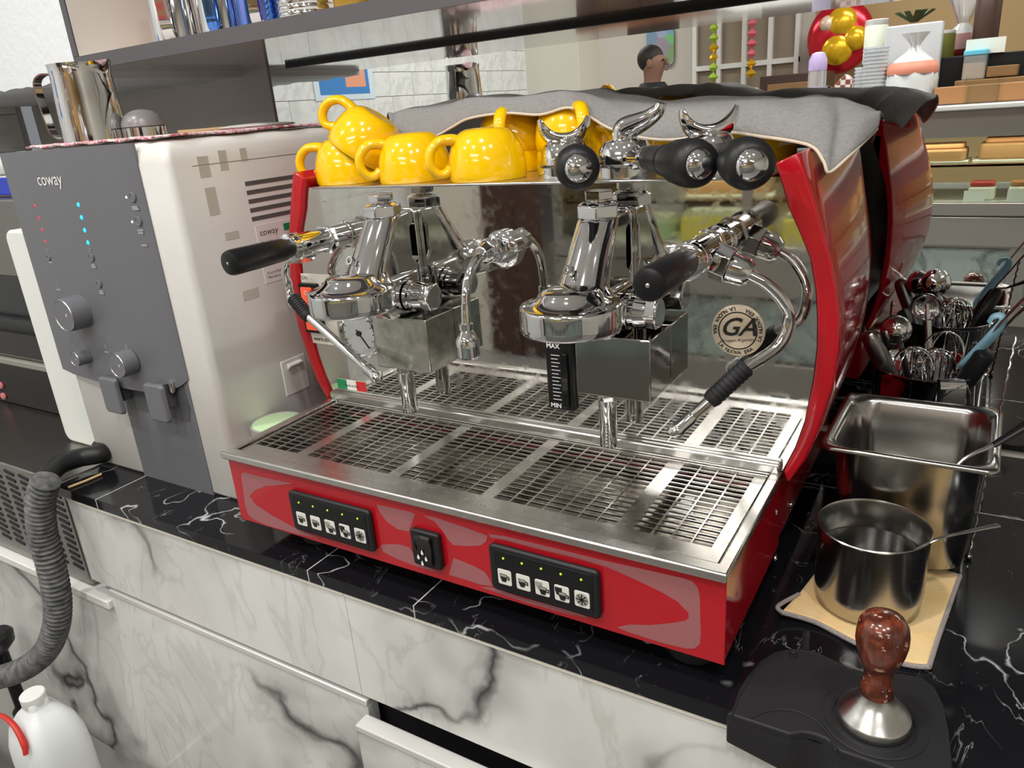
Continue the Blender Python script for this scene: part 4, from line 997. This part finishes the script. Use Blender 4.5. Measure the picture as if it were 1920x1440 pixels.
# tamping mat
outl = [(1372, 1330), (1385, 1292), (1402, 1264), (1424, 1238), (1452, 1221), (1486, 1214), (1520, 1217), (1556, 1232), (1596, 1252), (1640, 1261), (1690, 1262), (1728, 1268), (1754, 1288), (1770, 1322), (1780, 1370), (1786, 1430)]
P = [atz(px, py, .0105) for px, py in outl]
P2 = [(p.x, p.y) for p in P]
nc_ = atz(1530, 1395, .0).x
x0, x1 = P2[0][0] - .003, P2[-1][0] + .004
cut = [(nc_ + .020, -.0135)] + [(nc_ + .017 * sin(a), -.0135 + .0095 * cos(a)) for a in (1.2, .8, .4, 0, -.4, -.8, -1.2)] + [(nc_ - .020, -.0135)]
P2 = [(x0, -.0135)] + P2 + [(x1, -.0135)] + cut
mt = thing('tamping_mat', 'black rubber tamping mat hooked over the worktop edge', 'mat', (.77, .04, 0))
MB().prism(P2, lambda x, y: (x, y, .0006), lambda x, y: (x, y, .0105)).build('mat_body', 'black_rubber', mt, bevel=.0022, seg=3, ang=50)
lp_ = [(x0, -.0012), (x0, -.0135)] + cut[::-1] + [(x1, -.0135), (x1, -.0012)]
MB().prism(lp_, lambda x, y: (x, y, -.036 + .012 * max(0, 1 - (x - x0) / .02)), lambda x, y: (x, y, .0030)).build('front_lip', 'black_rubber', mt, bevel=.0018, seg=2, ang=50)
tc = Vector((.8055, .0335, 0))
MB().lathe([(.0435, .0095), (.0435, .0112), (.042, .0118), (.0405, .0112), (.0355, .0112), (.0345, .0125), (.033, .0118)], tc, n=56, cap=False).build('tamper_ring', 'black_rubber', mt)
arc = [atz(px, py, .0108) for px, py in ((1408, 1346), (1440, 1333), (1475, 1331), (1510, 1340), (1540, 1360), (1558, 1385), (1568, 1410))]
MB().tube(arc, .0012, n=8).build('rest_ridge', 'black_rubber', mt)
ins = [atz(px, py, .0106) for px, py in ((1372, 1342), (1392, 1296), (1428, 1245), (1470, 1222), (1515, 1222), (1560, 1240), (1600, 1259))]
MB().tube(ins, .0008, n=6).build('edge_ridge', 'black_rubber', mt)
h_ = atz(1487, 1227, .0108)
MB().lathe([(.004, 0), (.0045, .0006), (.003, .001), (.002, .0003)], h_, n=16).build('eyelet', 'black_satin', mt)
# tamper
tp = thing('coffee_tamper', 'coffee tamper with chipped brown wooden handle and steel base on mat', 'tamper', (tc.x, tc.y, .0112))
MB().lathe([(.0285, 0), (.0298, .0008), (.0300, .008), (.0290, .0095), (.0235, .016), (.0175, .023), (.0142, .029), (.0138, .0315)], (tc.x, tc.y, .0112), n=56).build('base', 'steel', tp, ang=50)
MB().lathe([(.0135, .0305), (.0140, .0315), (.0134, .036), (.0118, .044), (.0116, .051), (.0128, .057), (.0162, .066), (.0193, .076), (.0208, .085), (.0208, .093), (.0194, .1015), (.0156, .1075), (.009, .1112), (.0005, .112)], (tc.x, tc.y, .0112), n=48).build('handle', 'tamper_wood', tp, ang=70)
# utensil canister and what stands in it
cc = Vector((.797, .570, 0))
cn_ = thing('utensil_canister', 'round stainless canister full of whisks and spoons against the mirror', 'canister', (cc.x, cc.y, .0005))
MB().lathe([(.002, .003), (.064, .003), (.066, .008), (.0665, .160), (.070, .1665), (.0715, .1655), (.0700, .163), (.068, .158), (.0675, .006), (.0655, .0005), (.002, .0005)], cc, n=56).build('canister_body', 'chrome', cn_, ang=50)
def U(px, py, Y): return aty(px, py, Y)
def whisk(c, top, lab, R=.026, L=.085):
    base, tip = Vector(c), Vector(top); d = (tip - base).normalized(); x, y = perp(d)
    t = thing('whisk', lab, 'whisk', base)
    MB().cyl(base, base + d * (tip - base).length * .45, .006, n=12).build('handle', 'steel', t)
    b0 = base + d * (tip - base).length * .43; H = (tip - b0).length
    for k in range(5):
        a = pi * k / 5; s_ = x * cos(a) + y * sin(a); b = MB()
        b.tube([b0 + s_ * .004, b0 + d * H * .35 + s_ * R * .6, b0 + d * H * .72 + s_ * R, b0 + d * H * .93 + s_ * R * .68, tip, b0 + d * H * .93 - s_ * R * .68, b0 + d * H * .72 - s_ * R, b0 + d * H * .35 - s_ * R * .6, b0 - s_ * .004], .0009, n=6, k=6)
        b.build('wire', 'chrome', t)
whisk((.790, .560, .006), U(1713, 652, .545), 'balloon whisk leaning to the left in the steel canister')
whisk((.800, .575, .006), U(1757, 655, .560), 'balloon whisk standing upright in the steel canister')
whisk((.806, .590, .006), U(1775, 622, .600), 'tall balloon whisk at the back of the steel canister')
t = thing('ladle', 'steel ladle with round bowl upright in the canister', 'ladle', (.79, .585, .006))
q = U(1680, 618, .555)
MB().tube([(.80, .59, .008), (.785, .58, .10), q + Vector((.006, .006, -.02))], .004, n=10).build('handle', 'steel_dark', t)
MB().ball(q, (.020, .018, .020)).build('bowl', 'chrome', t)
t = thing('scoop', 'round steel measuring scoop leaning towards the mirror in the canister', 'scoop', (.805, .60, .006))
q = Vector((.784, .632, .235))
MB().tube([(.81, .60, .008), (.80, .612, .12), q], .0045, n=10).build('handle', 'steel', t)
MB().lathe([(.001, .004), (.014, .002), (.019, -.006), (.021, -.012), (.0195, -.012), (.0175, -.005), (.012, .0), (.001, .001)], q, (.1, 1, .2), n=28).build('bowl', 'chrome', t)
t = thing('steel_frother', 'thick brushed steel handle leaning left out of the canister', 'utensil', (.80, .55, .006))
p0, p1 = U(1628, 622, .535), Vector((.815, .575, .010))
d = (p1 - p0)
MB().lathe([(.0005, -.001), (.008, .001), (.012, .007), (.0128, .02), (.0118, d.length * .5), (.009, d.length * .6), (.003, d.length)], p0, d, n=24).build('grip', 'steel_dark', t)
t = thing('black_handled_spatula', 'black plastic handle leaning right out of the canister', 'spatula', (.79, .57, .006))
p0, p1 = U(1850, 660, .520), Vector((.785, .585, .010)); d = p1 - p0
MB().lathe([(.0005, 0), (.010, .001), (.0125, .005), (.0125, .05), (.010, .08), (.004, .1), (.003, d.length)], p0, d, n=22).build('grip', 'black_plastic', t)
t = thing('blue_hook_tongs', 'steel tongs with pale blue hooked handle in the canister', 'tongs', (.80, .57, .006))
h0 = U(1808, 680, .530)
MB().tube([U(1800, 690, .535), h0, U(1838, 652, .525), U(1862, 627, .52), U(1880, 603, .52), U(1876, 592, .52), U(1862, 594, .52), U(1854, 605, .52)], [.003, .006, .0085, .0085, .006, .0045, .004, .0035], n=12, flat=.5).build('hook_handle', 'blue_hook', t)
MB().tube([(.81, .58, .012), U(1805, 690, .535), U(1870, 612, .515), U(1935, 545, .50)], [.003, .003, .004, .005], n=8, flat=.35).build('steel_arm', 'steel', t)
MB().tube([(.80, .585, .012), U(1815, 690, .545), U(1885, 612, .53), U(1940, 560, .52)], [.003, .003, .004, .005], n=8, flat=.35).build('steel_arm', 'steel_dark', t)
b = MB()
q0 = Vector((.828, .512, .1645)); 
pts = [Vector((.822, .520, .135)), Vector((.8235, .5145, .160)), Vector((.827, .5035, .170)), Vector((.830, .4965, .164)), Vector((.8315, .4955, .14)), Vector((.8315, .4965, .12))]
rg = []
for i, p in enumerate(catmull(pts, 5)):
    rg.append([p + Vector((-.014, -.0045, 0)) , p + Vector((.014, .0045, 0)), p + Vector((.014, .0058, .0006)), p + Vector((-.014, -.0032, .0006))])
tag(b.loft(rg).build('rim_clip', 'chrome'), 'bent steel clip hooked over the rim of the utensil canister', 'clip')
t = thing('bar_spoon', 'thin twisted bar spoon leaning beside the rectangular steel pan', 'spoon', (.9, .33, .001))
a_, b__ = atz(1816, 1045, .003), aty(1905, 630, .47)
pp = []
for i in range(90):
    k = i / 89; p = a_.lerp(b__, k); pp.append(p + Vector((.0007 * cos(i * 1.3), .0007 * sin(i * 1.3), 0)))
MB().tube(pp, .0013, n=6, raw=True).build('twisted_stem', 'steel_dark', t)
MB().ball(a_ + Vector((0, 0, .001)), (.004, .004, .004)).build('tip', 'steel_dark', t)
t = thing('serving_fork', 'black handled fork resting in the rectangular steel pan', 'fork', (.87, .33, .10))
f0, f1, f2 = aty(1800, 868, .300), aty(1862, 835, .325), aty(1960, 775, .36)
MB().tube([f0 + Vector((-.02, -.01, -.05)), f0, f1], .0022, n=8).build('stem', 'steel', t)
MB().tube([f1, f1.lerp(f2, .5), f2], [.004, .006, .007], n=12, flat=.6).build('handle', 'black_plastic', t)

# ================================================================== things in the wall cabinet
SZ = .6922
def shelf(px, py, d): 
    p = aty(px, py, .40); return wf(p.x, d, SZ)
make_pitcher('milk_pitcher', 'steel milk pitcher at the left end of the wall cabinet', .13, .050, 'chrome', wf(-.455, .285, SZ), 2.2)
make_pitcher('milk_pitcher', 'steel pitcher with copper coloured body behind the first cabinet pitcher', .15, .046, 'copper', wf(-.555, .17, SZ), 2.6, None, 'chrome')
make_pitcher('milk_pitcher', 'champagne steel milk pitcher with greenish handle in the wall cabinet', .13, .044, 'chrome', wf(-.345, .270, SZ), 2.1, None, 'iridescent')
make_pitcher('milk_pitcher', 'iridescent blue and violet milk pitcher in the wall cabinet', .13, .042, 'iridescent', wf(-.235, .280, SZ), 2.2, None, 'chrome')
t = thing('steel_tin', 'ribbed round steel tin beside the blue pitcher in the cabinet', 'tin', wf(-.125, .285, SZ))
pr = []
for i in range(12): pr += [(.046, .009 * i), (.046, .009 * i + .006), (.045, .009 * i + .0075)]
MB().lathe([(.044, 0)] + pr + [(.043, .11)], n=40).build('tin_body', 'chrome', t, local=True)
for i, (x, mt_, lab) in enumerate(((-.035, 'amber_glass', 'amber glass jar in the wall cabinet'), (.045, 'glass_clear', 'clear glass jar beside the amber jar in the cabinet'), (.115, 'amber_glass', 'amber syrup bottle near the cabinet middle'))):
    t = thing('glass_jar', lab, 'jar', wf(x, .27, SZ))
    MB().lathe([(.030, 0), (.032, .003), (.032, .085), (.026, .098), (.022, .10)], n=32).build('jar_body', mt_, t, local=True)
    MB().lathe([(.024, .098), (.025, .10), (.025, .115), (.023, .117)], n=28).build('lid', 'steel', t, local=True)
# ================================================================== the shop behind the camera (seen in the mirror)
DY = -1.37
dc = thing('display_case', 'steel framed glass pastry display case with marble lower panels', 'display case', (.5, -1.7, FLOOR_Z))
X0, X1 = -.46, 2.2
MB().box(X0, X1, -2.15, DY, FLOOR_Z, -.30).build('plinth', 'case_steel', dc, bevel=.004)
for i in range(4):
    a = X0 + .04 + i * .66
    MB().box(a, a + .60, DY - .006, DY + .001, -.285, -.09).build('marble_panel', 'case_marble', dc, smooth=False)
    MB().box(a + .60, a + .66, DY - .01, DY + .004, -.30, -.08).build('panel_post', 'case_steel', dc, smooth=False)
MB().box(X0, X1, -2.15, DY - .007, -.30, -.08).build('lower_body', 'steel_dark', dc, smooth=False)
MB().box(X0, X1, -2.15, DY + .012, -.08, .03).build('lower_band', 'case_steel', dc, bevel=.004)
MB().box(X0, X1, DY - .02, DY + .016, .035, .082).build('door_sill', 'case_steel', dc, bevel=.003)
MB().box(X0, X1, -2.1, DY - .03, .03, .07).build('deck', 'card_white', dc, smooth=False)
MB().box(X0, X1, -2.15, -2.12, .03, .40).build('front_glass', 'pane_thin', dc, smooth=False)
for i in range(4):
    a = X0 + .03 + i * .66
    MB().box(a, a + .66, DY - .012, DY - .006, .082, .315).build('glass_door', 'pane_thin', dc, smooth=False)
for i in range(5):
    a = X0 + i * .66
    MB().box(a - .0, a + .03, DY - .02, DY + .004, .07, .33).build('door_post', 'case_steel', dc, bevel=.002)
MB().box(X0, X1, -2.15, DY + .010, .315, .41).build('top_band', 'case_steel', dc, bevel=.006)
MB().box(X0, X1, -2.15, DY + .030, .41, .428).build('top_slab', 'white_ledge', dc, bevel=.004)
MB().box(X0 + .02, X1, -2.05, DY - .06, .205, .213).build('glass_shelf', 'glass_clear', dc, smooth=False)
ld = bpy.data.lights.new('case_lamp', 'AREA'); ld.shape = 'RECTANGLE'; ld.size, ld.size_y = 2.5, .03; ld.energy = 5; ld.color = (1, .96, .72)
lo = bpy.data.objects.new('case_lamp', ld); COL.objects.link(lo); lo.parent = dc; lo.matrix_parent_inverse = Matrix.Translation(dc.location).inverted(); lo.location = (.87, -1.5, .312)
MB().box(X0 - .05, X0, -2.15, DY + .004, FLOOR_Z, .41).build('end_panel', 'steel_dark', dc, smooth=False)
t = thing('room_divider', 'dark brown low wooden partition beyond the end of the display case', 'divider', (-1.25, -2.8, FLOOR_Z))
for i in range(4):
    MB().box(-1.70 + i * .22, -1.485 + i * .22, -2.83, -2.77, FLOOR_Z, .33).build('panel', 'jar_brown', t, bevel=.004)
MB().box(-1.71, -.81, -2.85, -2.75, .33, .37).build('rail', 'copper', t, bevel=.006)
# cakes in the case (positions seen in the machine's backsplash and the mirror)
def cake(x, y, z, hx, hy, h, mat, lab, top=None, name='cake'):
    t = thing(name, lab, 'cake', (x, y, z))
    MB().prism(rrect(hx, hy, min(hx, hy) * .35), lambda a, c: (a, c, 0), lambda a, c: (a, c, h)).build('sponge', mat, t, bevel=.008, local=True)
    if top:
        MB().prism(rrect(hx * .9, hy * .8, min(hx, hy) * .3), lambda a, c: (a, c, h), lambda a, c: (a, c, h + .018)).build('topping', top, t, bevel=.005, local=True)
    MB().box(-hx * 1.1, hx * 1.1, -hy * 1.15, hy * 1.15, -.004, 0).build('board', 'card_white', t, local=True)
cake(.115, -1.50, .0745, .14, .06, .085, 'sponge_yellow', 'long yellow sponge roll in the display case', 'cream_white')
cake(.42, -1.52, .0745, .12, .07, .075, 'sponge_yellow', 'second yellow sponge roll further along the display case', 'cream_white')
cake(-.18, -1.55, .0745, .12, .08, .06, 'cake_green', 'pale green cake at the end of the display case', 'cream_white')
cake(.10, -1.62, .2175, .14, .08, .05, 'bread_brown', 'brown loaf cake on the glass shelf of the case', 'cake_green')
cake(.55, -1.60, .2175, .10, .08, .045, 'bread_brown', 'brown bread on the glass shelf beside a loaf cake', 'fruit_orange')
cake(.72, -1.52, .0745, .045, .045, .05, 'cream_white', 'cream cake slice topped with red fruit', 'fruit_red')
cake(.85, -1.52, .0745, .045, .045, .05, 'cream_white', 'cream cake slice topped with orange peach', 'fruit_orange')
cake(.98, -1.52, .0745, .045, .045, .05, 'cream_white', 'plain cream cake slice beside the peach slice', 'cream_white')
cake(.85, -1.62, .2175, .16, .07, .06, 'bread_brown', 'row of brown pastries on the shelf over the cream slices', 'fruit_orange')
for x, s_ in ((.70, 'slice with red fruit'), (.84, 'slice with orange peach'), (.97, 'plain cream slice')):
    tag(MB().box(x - .035, x + .035, -1.452, -1.45, .0705, .115).build('price_card', 'card_white', smooth=False), 'white price card standing by the ' + s_, 'price card')
TS = .4285
# goods on top of the case
p = mirY(1530, 185, -1.50)
t = thing('water_bottle', 'clear drinking bottle with lilac lid on the display case', 'bottle', (p.x, -1.50, TS))
MB().lathe([(.032, 0), (.035, .004), (.035, .15), (.031, .165)], n=28).build('bottle_body', 'clear_plastic', t, local=True)
MB().lathe([(.030, .004), (.031, .006), (.031, .10), (.002, .1005)], n=24).build('drink', 'lilac', t, local=True)
MB().lathe([(.034, .16), (.0355, .165), (.035, .20), (.024, .225), (.01, .23)], n=28).build('lid', 'lilac', t, local=True)
p = mirY(1574, 185, -1.45)
tag(MB().prism([(-.05, 0), (.05, 0), (.045, .12), (.02, .14), (-.035, .08)], lambda x, z: (p.x + x, -1.47, TS + z), lambda x, z: (p.x + x, -1.42, TS + z)).build('plaid_pouch', 'plaid', bevel=.008), 'brown and cream plaid pouch beside the lilac bottle', 'pouch')
def stack(x, y, n, r, lab, grp):
    base = None
    for i in range(n):
        z = TS + i * .0135
        if base is None:
            e = thing('plastic_cup', lab, 'cup', (x, y, z), 0, grp)
            MB().lathe([(r * .72, 0), (r * .75, .002), (r * .98, .085), (r * 1.05, .087), (r * 1.05, .092), (r * .97, .092), (r * .73, .006), (.002, .004)], n=24).build('cup_wall', 'cup_plastic', e, local=True)
            base = e
        else:
            e = copy_tree(base); e.location = (x, y, z)
p = mirY(1636, 185, -1.50); stack(p.x, -1.50, 11, .045, 'clear plastic cup in the tall nested stack', 'nested plastic cups in the tall stack')
p = mirY(1620, 185, -1.58); stack(p.x, -1.60, 6, .045, 'clear plastic cup in the short nested stack', 'nested plastic cups in the short stack')
p = mirY(1706, 185, -1.50)
t = thing('plastic_bag', 'tied white plastic bag of food with an orange patch', 'bag', (p.x, -1.50, TS))
rings = []
for z, r in ((0, .075), (.02, .085), (.10, .086), (.14, .082), (.17, .06), (.20, .02), (.22, .014), (.245, .03), (.262, .045)):
    rings.append([((r + .006 * sin(j * 3 + z * 40)) * cos(2 * pi * j / 36), (r + .006 * cos(j * 5 + z * 30)) * sin(2 * pi * j / 36), z) for j in range(36)])
MB().loft(rings).build('bag_body', 'bag_white', t, local=True, ang=80)
MB().lathe([(.087, .118), (.091, .128), (.088, .148), (.074, .162), (.07, .158)], n=36, cap=False).build('orange_patch', 'shrimp_orange', t, local=True)
p = mirY(1706, 120, -1.60)
t = thing('plastic_box', 'tall frosted plastic box behind the tied bag', 'box', (p.x, -1.64, TS))
MB().box(-.10, .10, -.03, .03, 0, .30).build('box_body', 'cup_plastic', t, local=True, bevel=.006)
def jar(px, Y, z0, h, r, mat, lab, lid='aluminium'):
    p = mirY(px, 100, Y)
    t = thing('food_jar', lab, 'jar', (p.x, Y, z0))
    MB().lathe([(r * .95, 0), (r, .004), (r, h * .86), (r * .9, h * .9)], n=28).build('jar_body', mat, t, local=True)
    MB().lathe([(r * .95, h * .88), (r, h * .9), (r, h), (r * .95, h * 1.01)], n=28).build('lid', lid, t, local=True)
# stepped rack of jars at the back of the case top
rk_ = thing('tiered_rack', 'dark tiered rack carrying jars and boxes on the display case', 'rack', (.75, -1.9, TS))
MB().box(.22, 1.6, -2.08, -1.70, TS, TS + .17).build('upper_step', 'black_satin', rk_, bevel=.003)
MB().box(.58, 1.6, -1.70, -1.57, TS, TS + .08).build('lower_step', 'bread_brown', rk_, bevel=.003)
jar(1640, -1.80, TS + .1705, .17, .045, 'cream_white', 'tall jar of white sweets on the rack behind the cups')
jar(1765, -1.80, TS + .1705, .10, .045, 'jar_olive', 'jar of olive green sweets on the tiered rack')
jar(1843, -1.80, TS + .1705, .24, .045, 'jar_brown', 'tall jar of dark brown biscuits on the rack')
p = mirY(1803, 60, -1.95)
t = thing('sweet_bag', 'clear cellophane bag of red sweets on the rack', 'bag', (p.x, -1.98, TS + .1705))
MB().ball((0, 0, .06), (.06, .05, .06)).build('sweets', 'fruit_red', t, local=True)
MB().lathe([(.064, .03), (.062, .09), (.03, .12), (.02, .13), (.07, .24)], n=24, cap=False).build('cellophane', 'clear_plastic', t, local=True)
p = mirY(1740, 60, -1.95)
t = thing('red_flower_pot', 'dark leafy sprig with red flowers behind the white sweet jar', 'plant', (p.x - .06, -1.97, TS + .1705))
MB().lathe([(.04, 0), (.05, .10), (.052, .11)], n=20).build('pot', 'fruit_red', t, local=True)
for i in range(14):
    a = i * 2.4; d = Vector((cos(a), sin(a), .6)).normalized()
    MB().obox(Vector((0, 0, .15)) + d * .05, d * .04, d.cross(Vector((0, 0, 1))).normalized() * .012, (0, 0, .001)).build('leaf', 'leaf_green', t, local=True, smooth=False)
def tub(px, Y, z, hx, h, mat, lab, lid=None, lidmat='clear_plastic'):
    p = mirY(px, 130, Y); t = thing('food_box', lab, 'box', (p.x, Y, z))
    MB().prism(rrect(hx, .045, .008), lambda a, c: (a, c, .003), lambda a, c: (a, c, h * .7)).build('contents', mat, t, local=True, bevel=.003)
    MB().prism(rrect(hx + .006, .052, .01), lambda a, c: (a, c, 0), lambda a, c: (a, c, h)).build('shell', 'pane_thin' if lid is None else 'clear_plastic', t, local=True, bevel=.003)
    if lid: MB().prism(rrect(hx + .008, .054, .01), lambda a, c: (a, c, h), lambda a, c: (a, c, h + .02)).build('lid', lid, t, local=True, bevel=.004)
tub(1790, -1.47, TS, .055, .09, 'fruit_orange', 'clear box of orange cake beside the tied plastic bag')
tub(1850, -1.47, TS, .055, .09, 'bread_brown', 'clear box of brown cake between two orange ones')
tub(1912, -1.47, TS, .055, .09, 'fruit_orange', 'clear box of orange cake at the far end of the row')
tub(1828, -1.64, TS + .0805, .032, .085, 'wood_light', 'clear tub with sky blue lid on the rack', 'sky_blue')
tub(1880, -1.64, TS + .0805, .05, .06, 'bread_brown', 'low clear box of brown sweets on the rack')
p = mirY(1850, 90, -1.69)
tag(MB().box(p.x - .07, p.x + .06, -1.694, -1.69, TS + .1710, TS + .225).build('price_sign', 'card_white', smooth=False), 'white price sign on the tiered rack of jars', 'price sign')

# poster on the tiled wall
a_, b_ = mirX(592, 190, WLX + .008), mirX(704, 187, WLX + .008)
ps = thing('poster', 'blue poster in a pale frame on the white tiled wall', 'poster', (WLX + .008, (a_.y + b_.y) / 2, a_.z))
y0, y1 = b_.y, a_.y
MB().box(WLX + .0075, WLX + .010, y0, y1, a_.z, a_.z + .27).build('frame', 'poster_pale', ps, smooth=False)
MB().box(WLX + .010, WLX + .0105, y0 + .03, y1 - .03, a_.z + .022, a_.z + .25).build('print', 'poster_blue', ps, smooth=False)
MB().box(WLX + .0105, WLX + .0108, y0 + .05, y0 + .17, a_.z + .05, a_.z + .12).build('picture', 'poster_orange', ps, smooth=False)
MB().box(WLX + .0105, WLX + .0108, y0 + .19, y1 - .06, a_.z + .09, a_.z + .11).build('print_line', 'poster_cream', ps, smooth=False)
MB().box(WLX + .0105, WLX + .0108, y0 + .06, y0 + .16, a_.z + .13, a_.z + .145).build('print_line', 'poster_cream', ps, smooth=False)

# far wall: window, ornaments, balloons, art, person
FW = -4.985
wl0, wl1 = mirY(1298, 60, FW + .1), mirY(1492, 60, FW + .1)
x0, x1 = wl0.x, wl1.x
z0, z1 = .20, 1.25
win = struct(MB().box(x0, x1, FW, FW + .01, z0, z1).build('window_1', 'window_dim', smooth=False))
for i in range(5):
    x = x0 + (x1 - x0) * i / 4; MB().box(x - .018, x + .018, FW, FW + .05, z0, z1).build('window_bar', 'window_white', win, smooth=False)
for z in (z0, .74, z1):
    MB().box(x0 - .018, x1 + .018, FW, FW + .052, z - .02, z + .02).build('window_bar', 'window_white', win, smooth=False)
for px, mats, lab in ((1338, ('deco_pink', 'deco_green', 'foil_yellow', 'deco_green'), 'green and yellow hanging paper ornament in front of the window'), (1409, ('deco_pink', 'deco_pink', 'deco_pink', 'foil_yellow'), 'pink hanging paper ornament in front of the window')):
    q = mirY(px, 100, -4.7)
    t = thing('paper_ornament', lab, 'ornament', (q.x, -4.7, .62))
    for i in range(8):
        MB().lathe([(.002, 0), (.045 - .004 * (i % 3), .035), (.03, .055), (.002, .075)], (0, 0, i * .075), n=8).build('paper_piece', mats[(7 - i) // 2], t, local=True, smooth=False)
    MB().cyl((0, 0, .6), (0, 0, CEIL_Z - .62), .003, n=6).build('string', 'print_white', t, local=True)
q = mirY(1575, 70, -4.72)
t = thing('foil_balloon', 'large red and yellow foil balloon on the golden wall', 'balloon', (q.x, -4.72, q.z))
MB().ball((0, 0, 0), (.24, .10, .26), 32, 18).build('red_foil', 'foil_red', t, local=True)
for dx, dz, r, m_ in ((.02, .10, .11, 'foil_yellow'), (.12, -.02, .09, 'foil_yellow'), (-.08, .10, .06, 'foil_cream'), (.0, -.08, .12, 'foil_yellow')):
    MB().ball((dx, .06, dz), (r, .06, r), 24, 12).build('foil_patch', m_, t, local=True)
MB().cyl((0, 0, -.25), (0, .02, -.6), .002, n=6).build('ribbon', 'fruit_red', t, local=True)
q = mirY(1237, 88, FW + .02)
tag(MB().prism(rrect(.13, .17, .07), lambda a, c: (q.x + a, FW, q.z + c), lambda a, c: (q.x + a, FW + .015, q.z + c)).build('wall_art', 'art_print', smooth=False), 'colourful rounded wall decoration behind the standing person', 'wall art')
q = mirY(1093, 110, FW + .05)
t = thing('wall_lamp', 'small brown round wall lamp beside the cream pillar', 'lamp', (q.x, FW, q.z))
MB().lathe([(.03, 0), (.07, .02), (.08, .05), (.05, .08), (.002, .09)], (0, 0, 0), (0, 1, 0), n=24).build('shade', 'copper', t, local=True)
q = mirY(1487, 175, -4.2)
t = thing('dark_cabinet', 'dark wooden cabinet under the far window', 'cabinet', (q.x, -4.3, FLOOR_Z))
MB().box(-.22, .22, -.2, .2, .0, 1.52).build('carcass', 'jar_brown', t, local=True, bevel=.006)
MB().box(-.16, .16, .2, .206, 1.30, 1.46).build('door_panel', 'bread_brown', t, local=True, bevel=.003)
# person standing in the shop, facing along the display case
q = mirY(1226, 118, -3.3)
px_, pz = q.x, q.z
pe = thing('person', 'person in black shirt with short dark hair standing in the shop', 'person', (px_, -3.3, FLOOR_Z))
H0 = pz - FLOOR_Z            # height of the head's centre
body = bpy.data.meshes.new('body')
hz = H0
V = [(0, 0, hz - .72), (0, 0, hz - .50), (-.01, 0, hz - .28), (-.02, 0, hz - .17), (-.01, 0, hz - .09), (.005, 0, hz + .0), (.0, 0, hz + .07),
     (0, .17, hz - .25), (.02, .20, hz - .52), (.14, .19, hz - .70), (.20, .17, hz - .73), (0, -.17, hz - .25), (.02, -.20, hz - .52), (.14, -.19, hz - .70), (.20, -.17, hz - .73),
     (0, .09, hz - .80), (.02, .10, hz - 1.18), (0, .10, .06), (.12, .10, .035), (0, -.09, hz - .80), (.02, -.10, hz - 1.18), (0, -.10, .06), (.12, -.10, .035)]
E = [(0, 1), (1, 2), (2, 3), (3, 4), (4, 5), (5, 6), (2, 7), (7, 8), (8, 9), (9, 10), (2, 11), (11, 12), (12, 13), (13, 14), (0, 15), (15, 16), (16, 17), (17, 18), (0, 19), (19, 20), (20, 21), (21, 22)]
RR = [.14, .14, .14, .062, .060, .095, .07, .068, .05, .04, .035, .068, .05, .04, .035, .10, .065, .045, .04, .10, .065, .045, .04]
body.from_pydata(V, E, [])
bo = bpy.data.objects.new('body', body); COL.objects.link(bo); bo.parent = pe
sk = bo.modifiers.new('skin', 'SKIN')
for d_, r in zip(body.skin_vertices[0].data, RR): d_.radius = (r, r)
body.skin_vertices[0].data[0].use_root = True
sb = bo.modifiers.new('sub', 'SUBSURF'); sb.levels = 2; sb.render_levels = 2
body.materials.append(MATS['skin'])
MB().ball((-.026, 0, hz + .030), (.092, .084, .090), 24, 14).build('hair', 'hair_black', pe, local=True)
MB().ball((.098, 0, hz - .005), (.016, .014, .02), 12, 8).build('nose', 'skin', pe, local=True)
for s_ in (-1, 1):
    MB().ball((.0, s_ * .080, hz - .005), (.02, .009, .03), 12, 8).build('ear', 'skin', pe, local=True)
    MB().ball((.084, s_ * .033, hz + .012), (.008, .012, .008), 10, 6).build('eye', 'hair_black', pe, local=True)
MB().ball((.092, 0, hz - .05), (.01, .022, .006), 10, 6).build('mouth', 'copper', pe, local=True)
rings = []
for z, rx, ry in ((-.82, .15, .19), (-.6, .15, .19), (-.4, .155, .21), (-.27, .15, .235), (-.20, .13, .205), (-.16, .105, .135), (-.125, .08, .085)):
    rings.append([(-.01 + rx * cos(2 * pi * j / 28), ry * sin(2 * pi * j / 28), hz + z) for j in range(28)])
MB().loft(rings, cap=False).build('shirt', 'shirt_black', pe, local=True)
for s_ in (-1, 1):
    MB().tube([(0, s_ * .16, hz - .26), (.01, s_ * .215, hz - .36), (.02, s_ * .225, hz - .48)], [.085, .080, .072], n=18).build('sleeve', 'shirt_black', pe, local=True)
    MB().tube([(0, s_ * .09, hz - .80), (.02, s_ * .10, hz - 1.18), (0, s_ * .10, .06)], [.125, .09, .075], n=18).build('trouser_leg', 'trousers', pe, local=True)
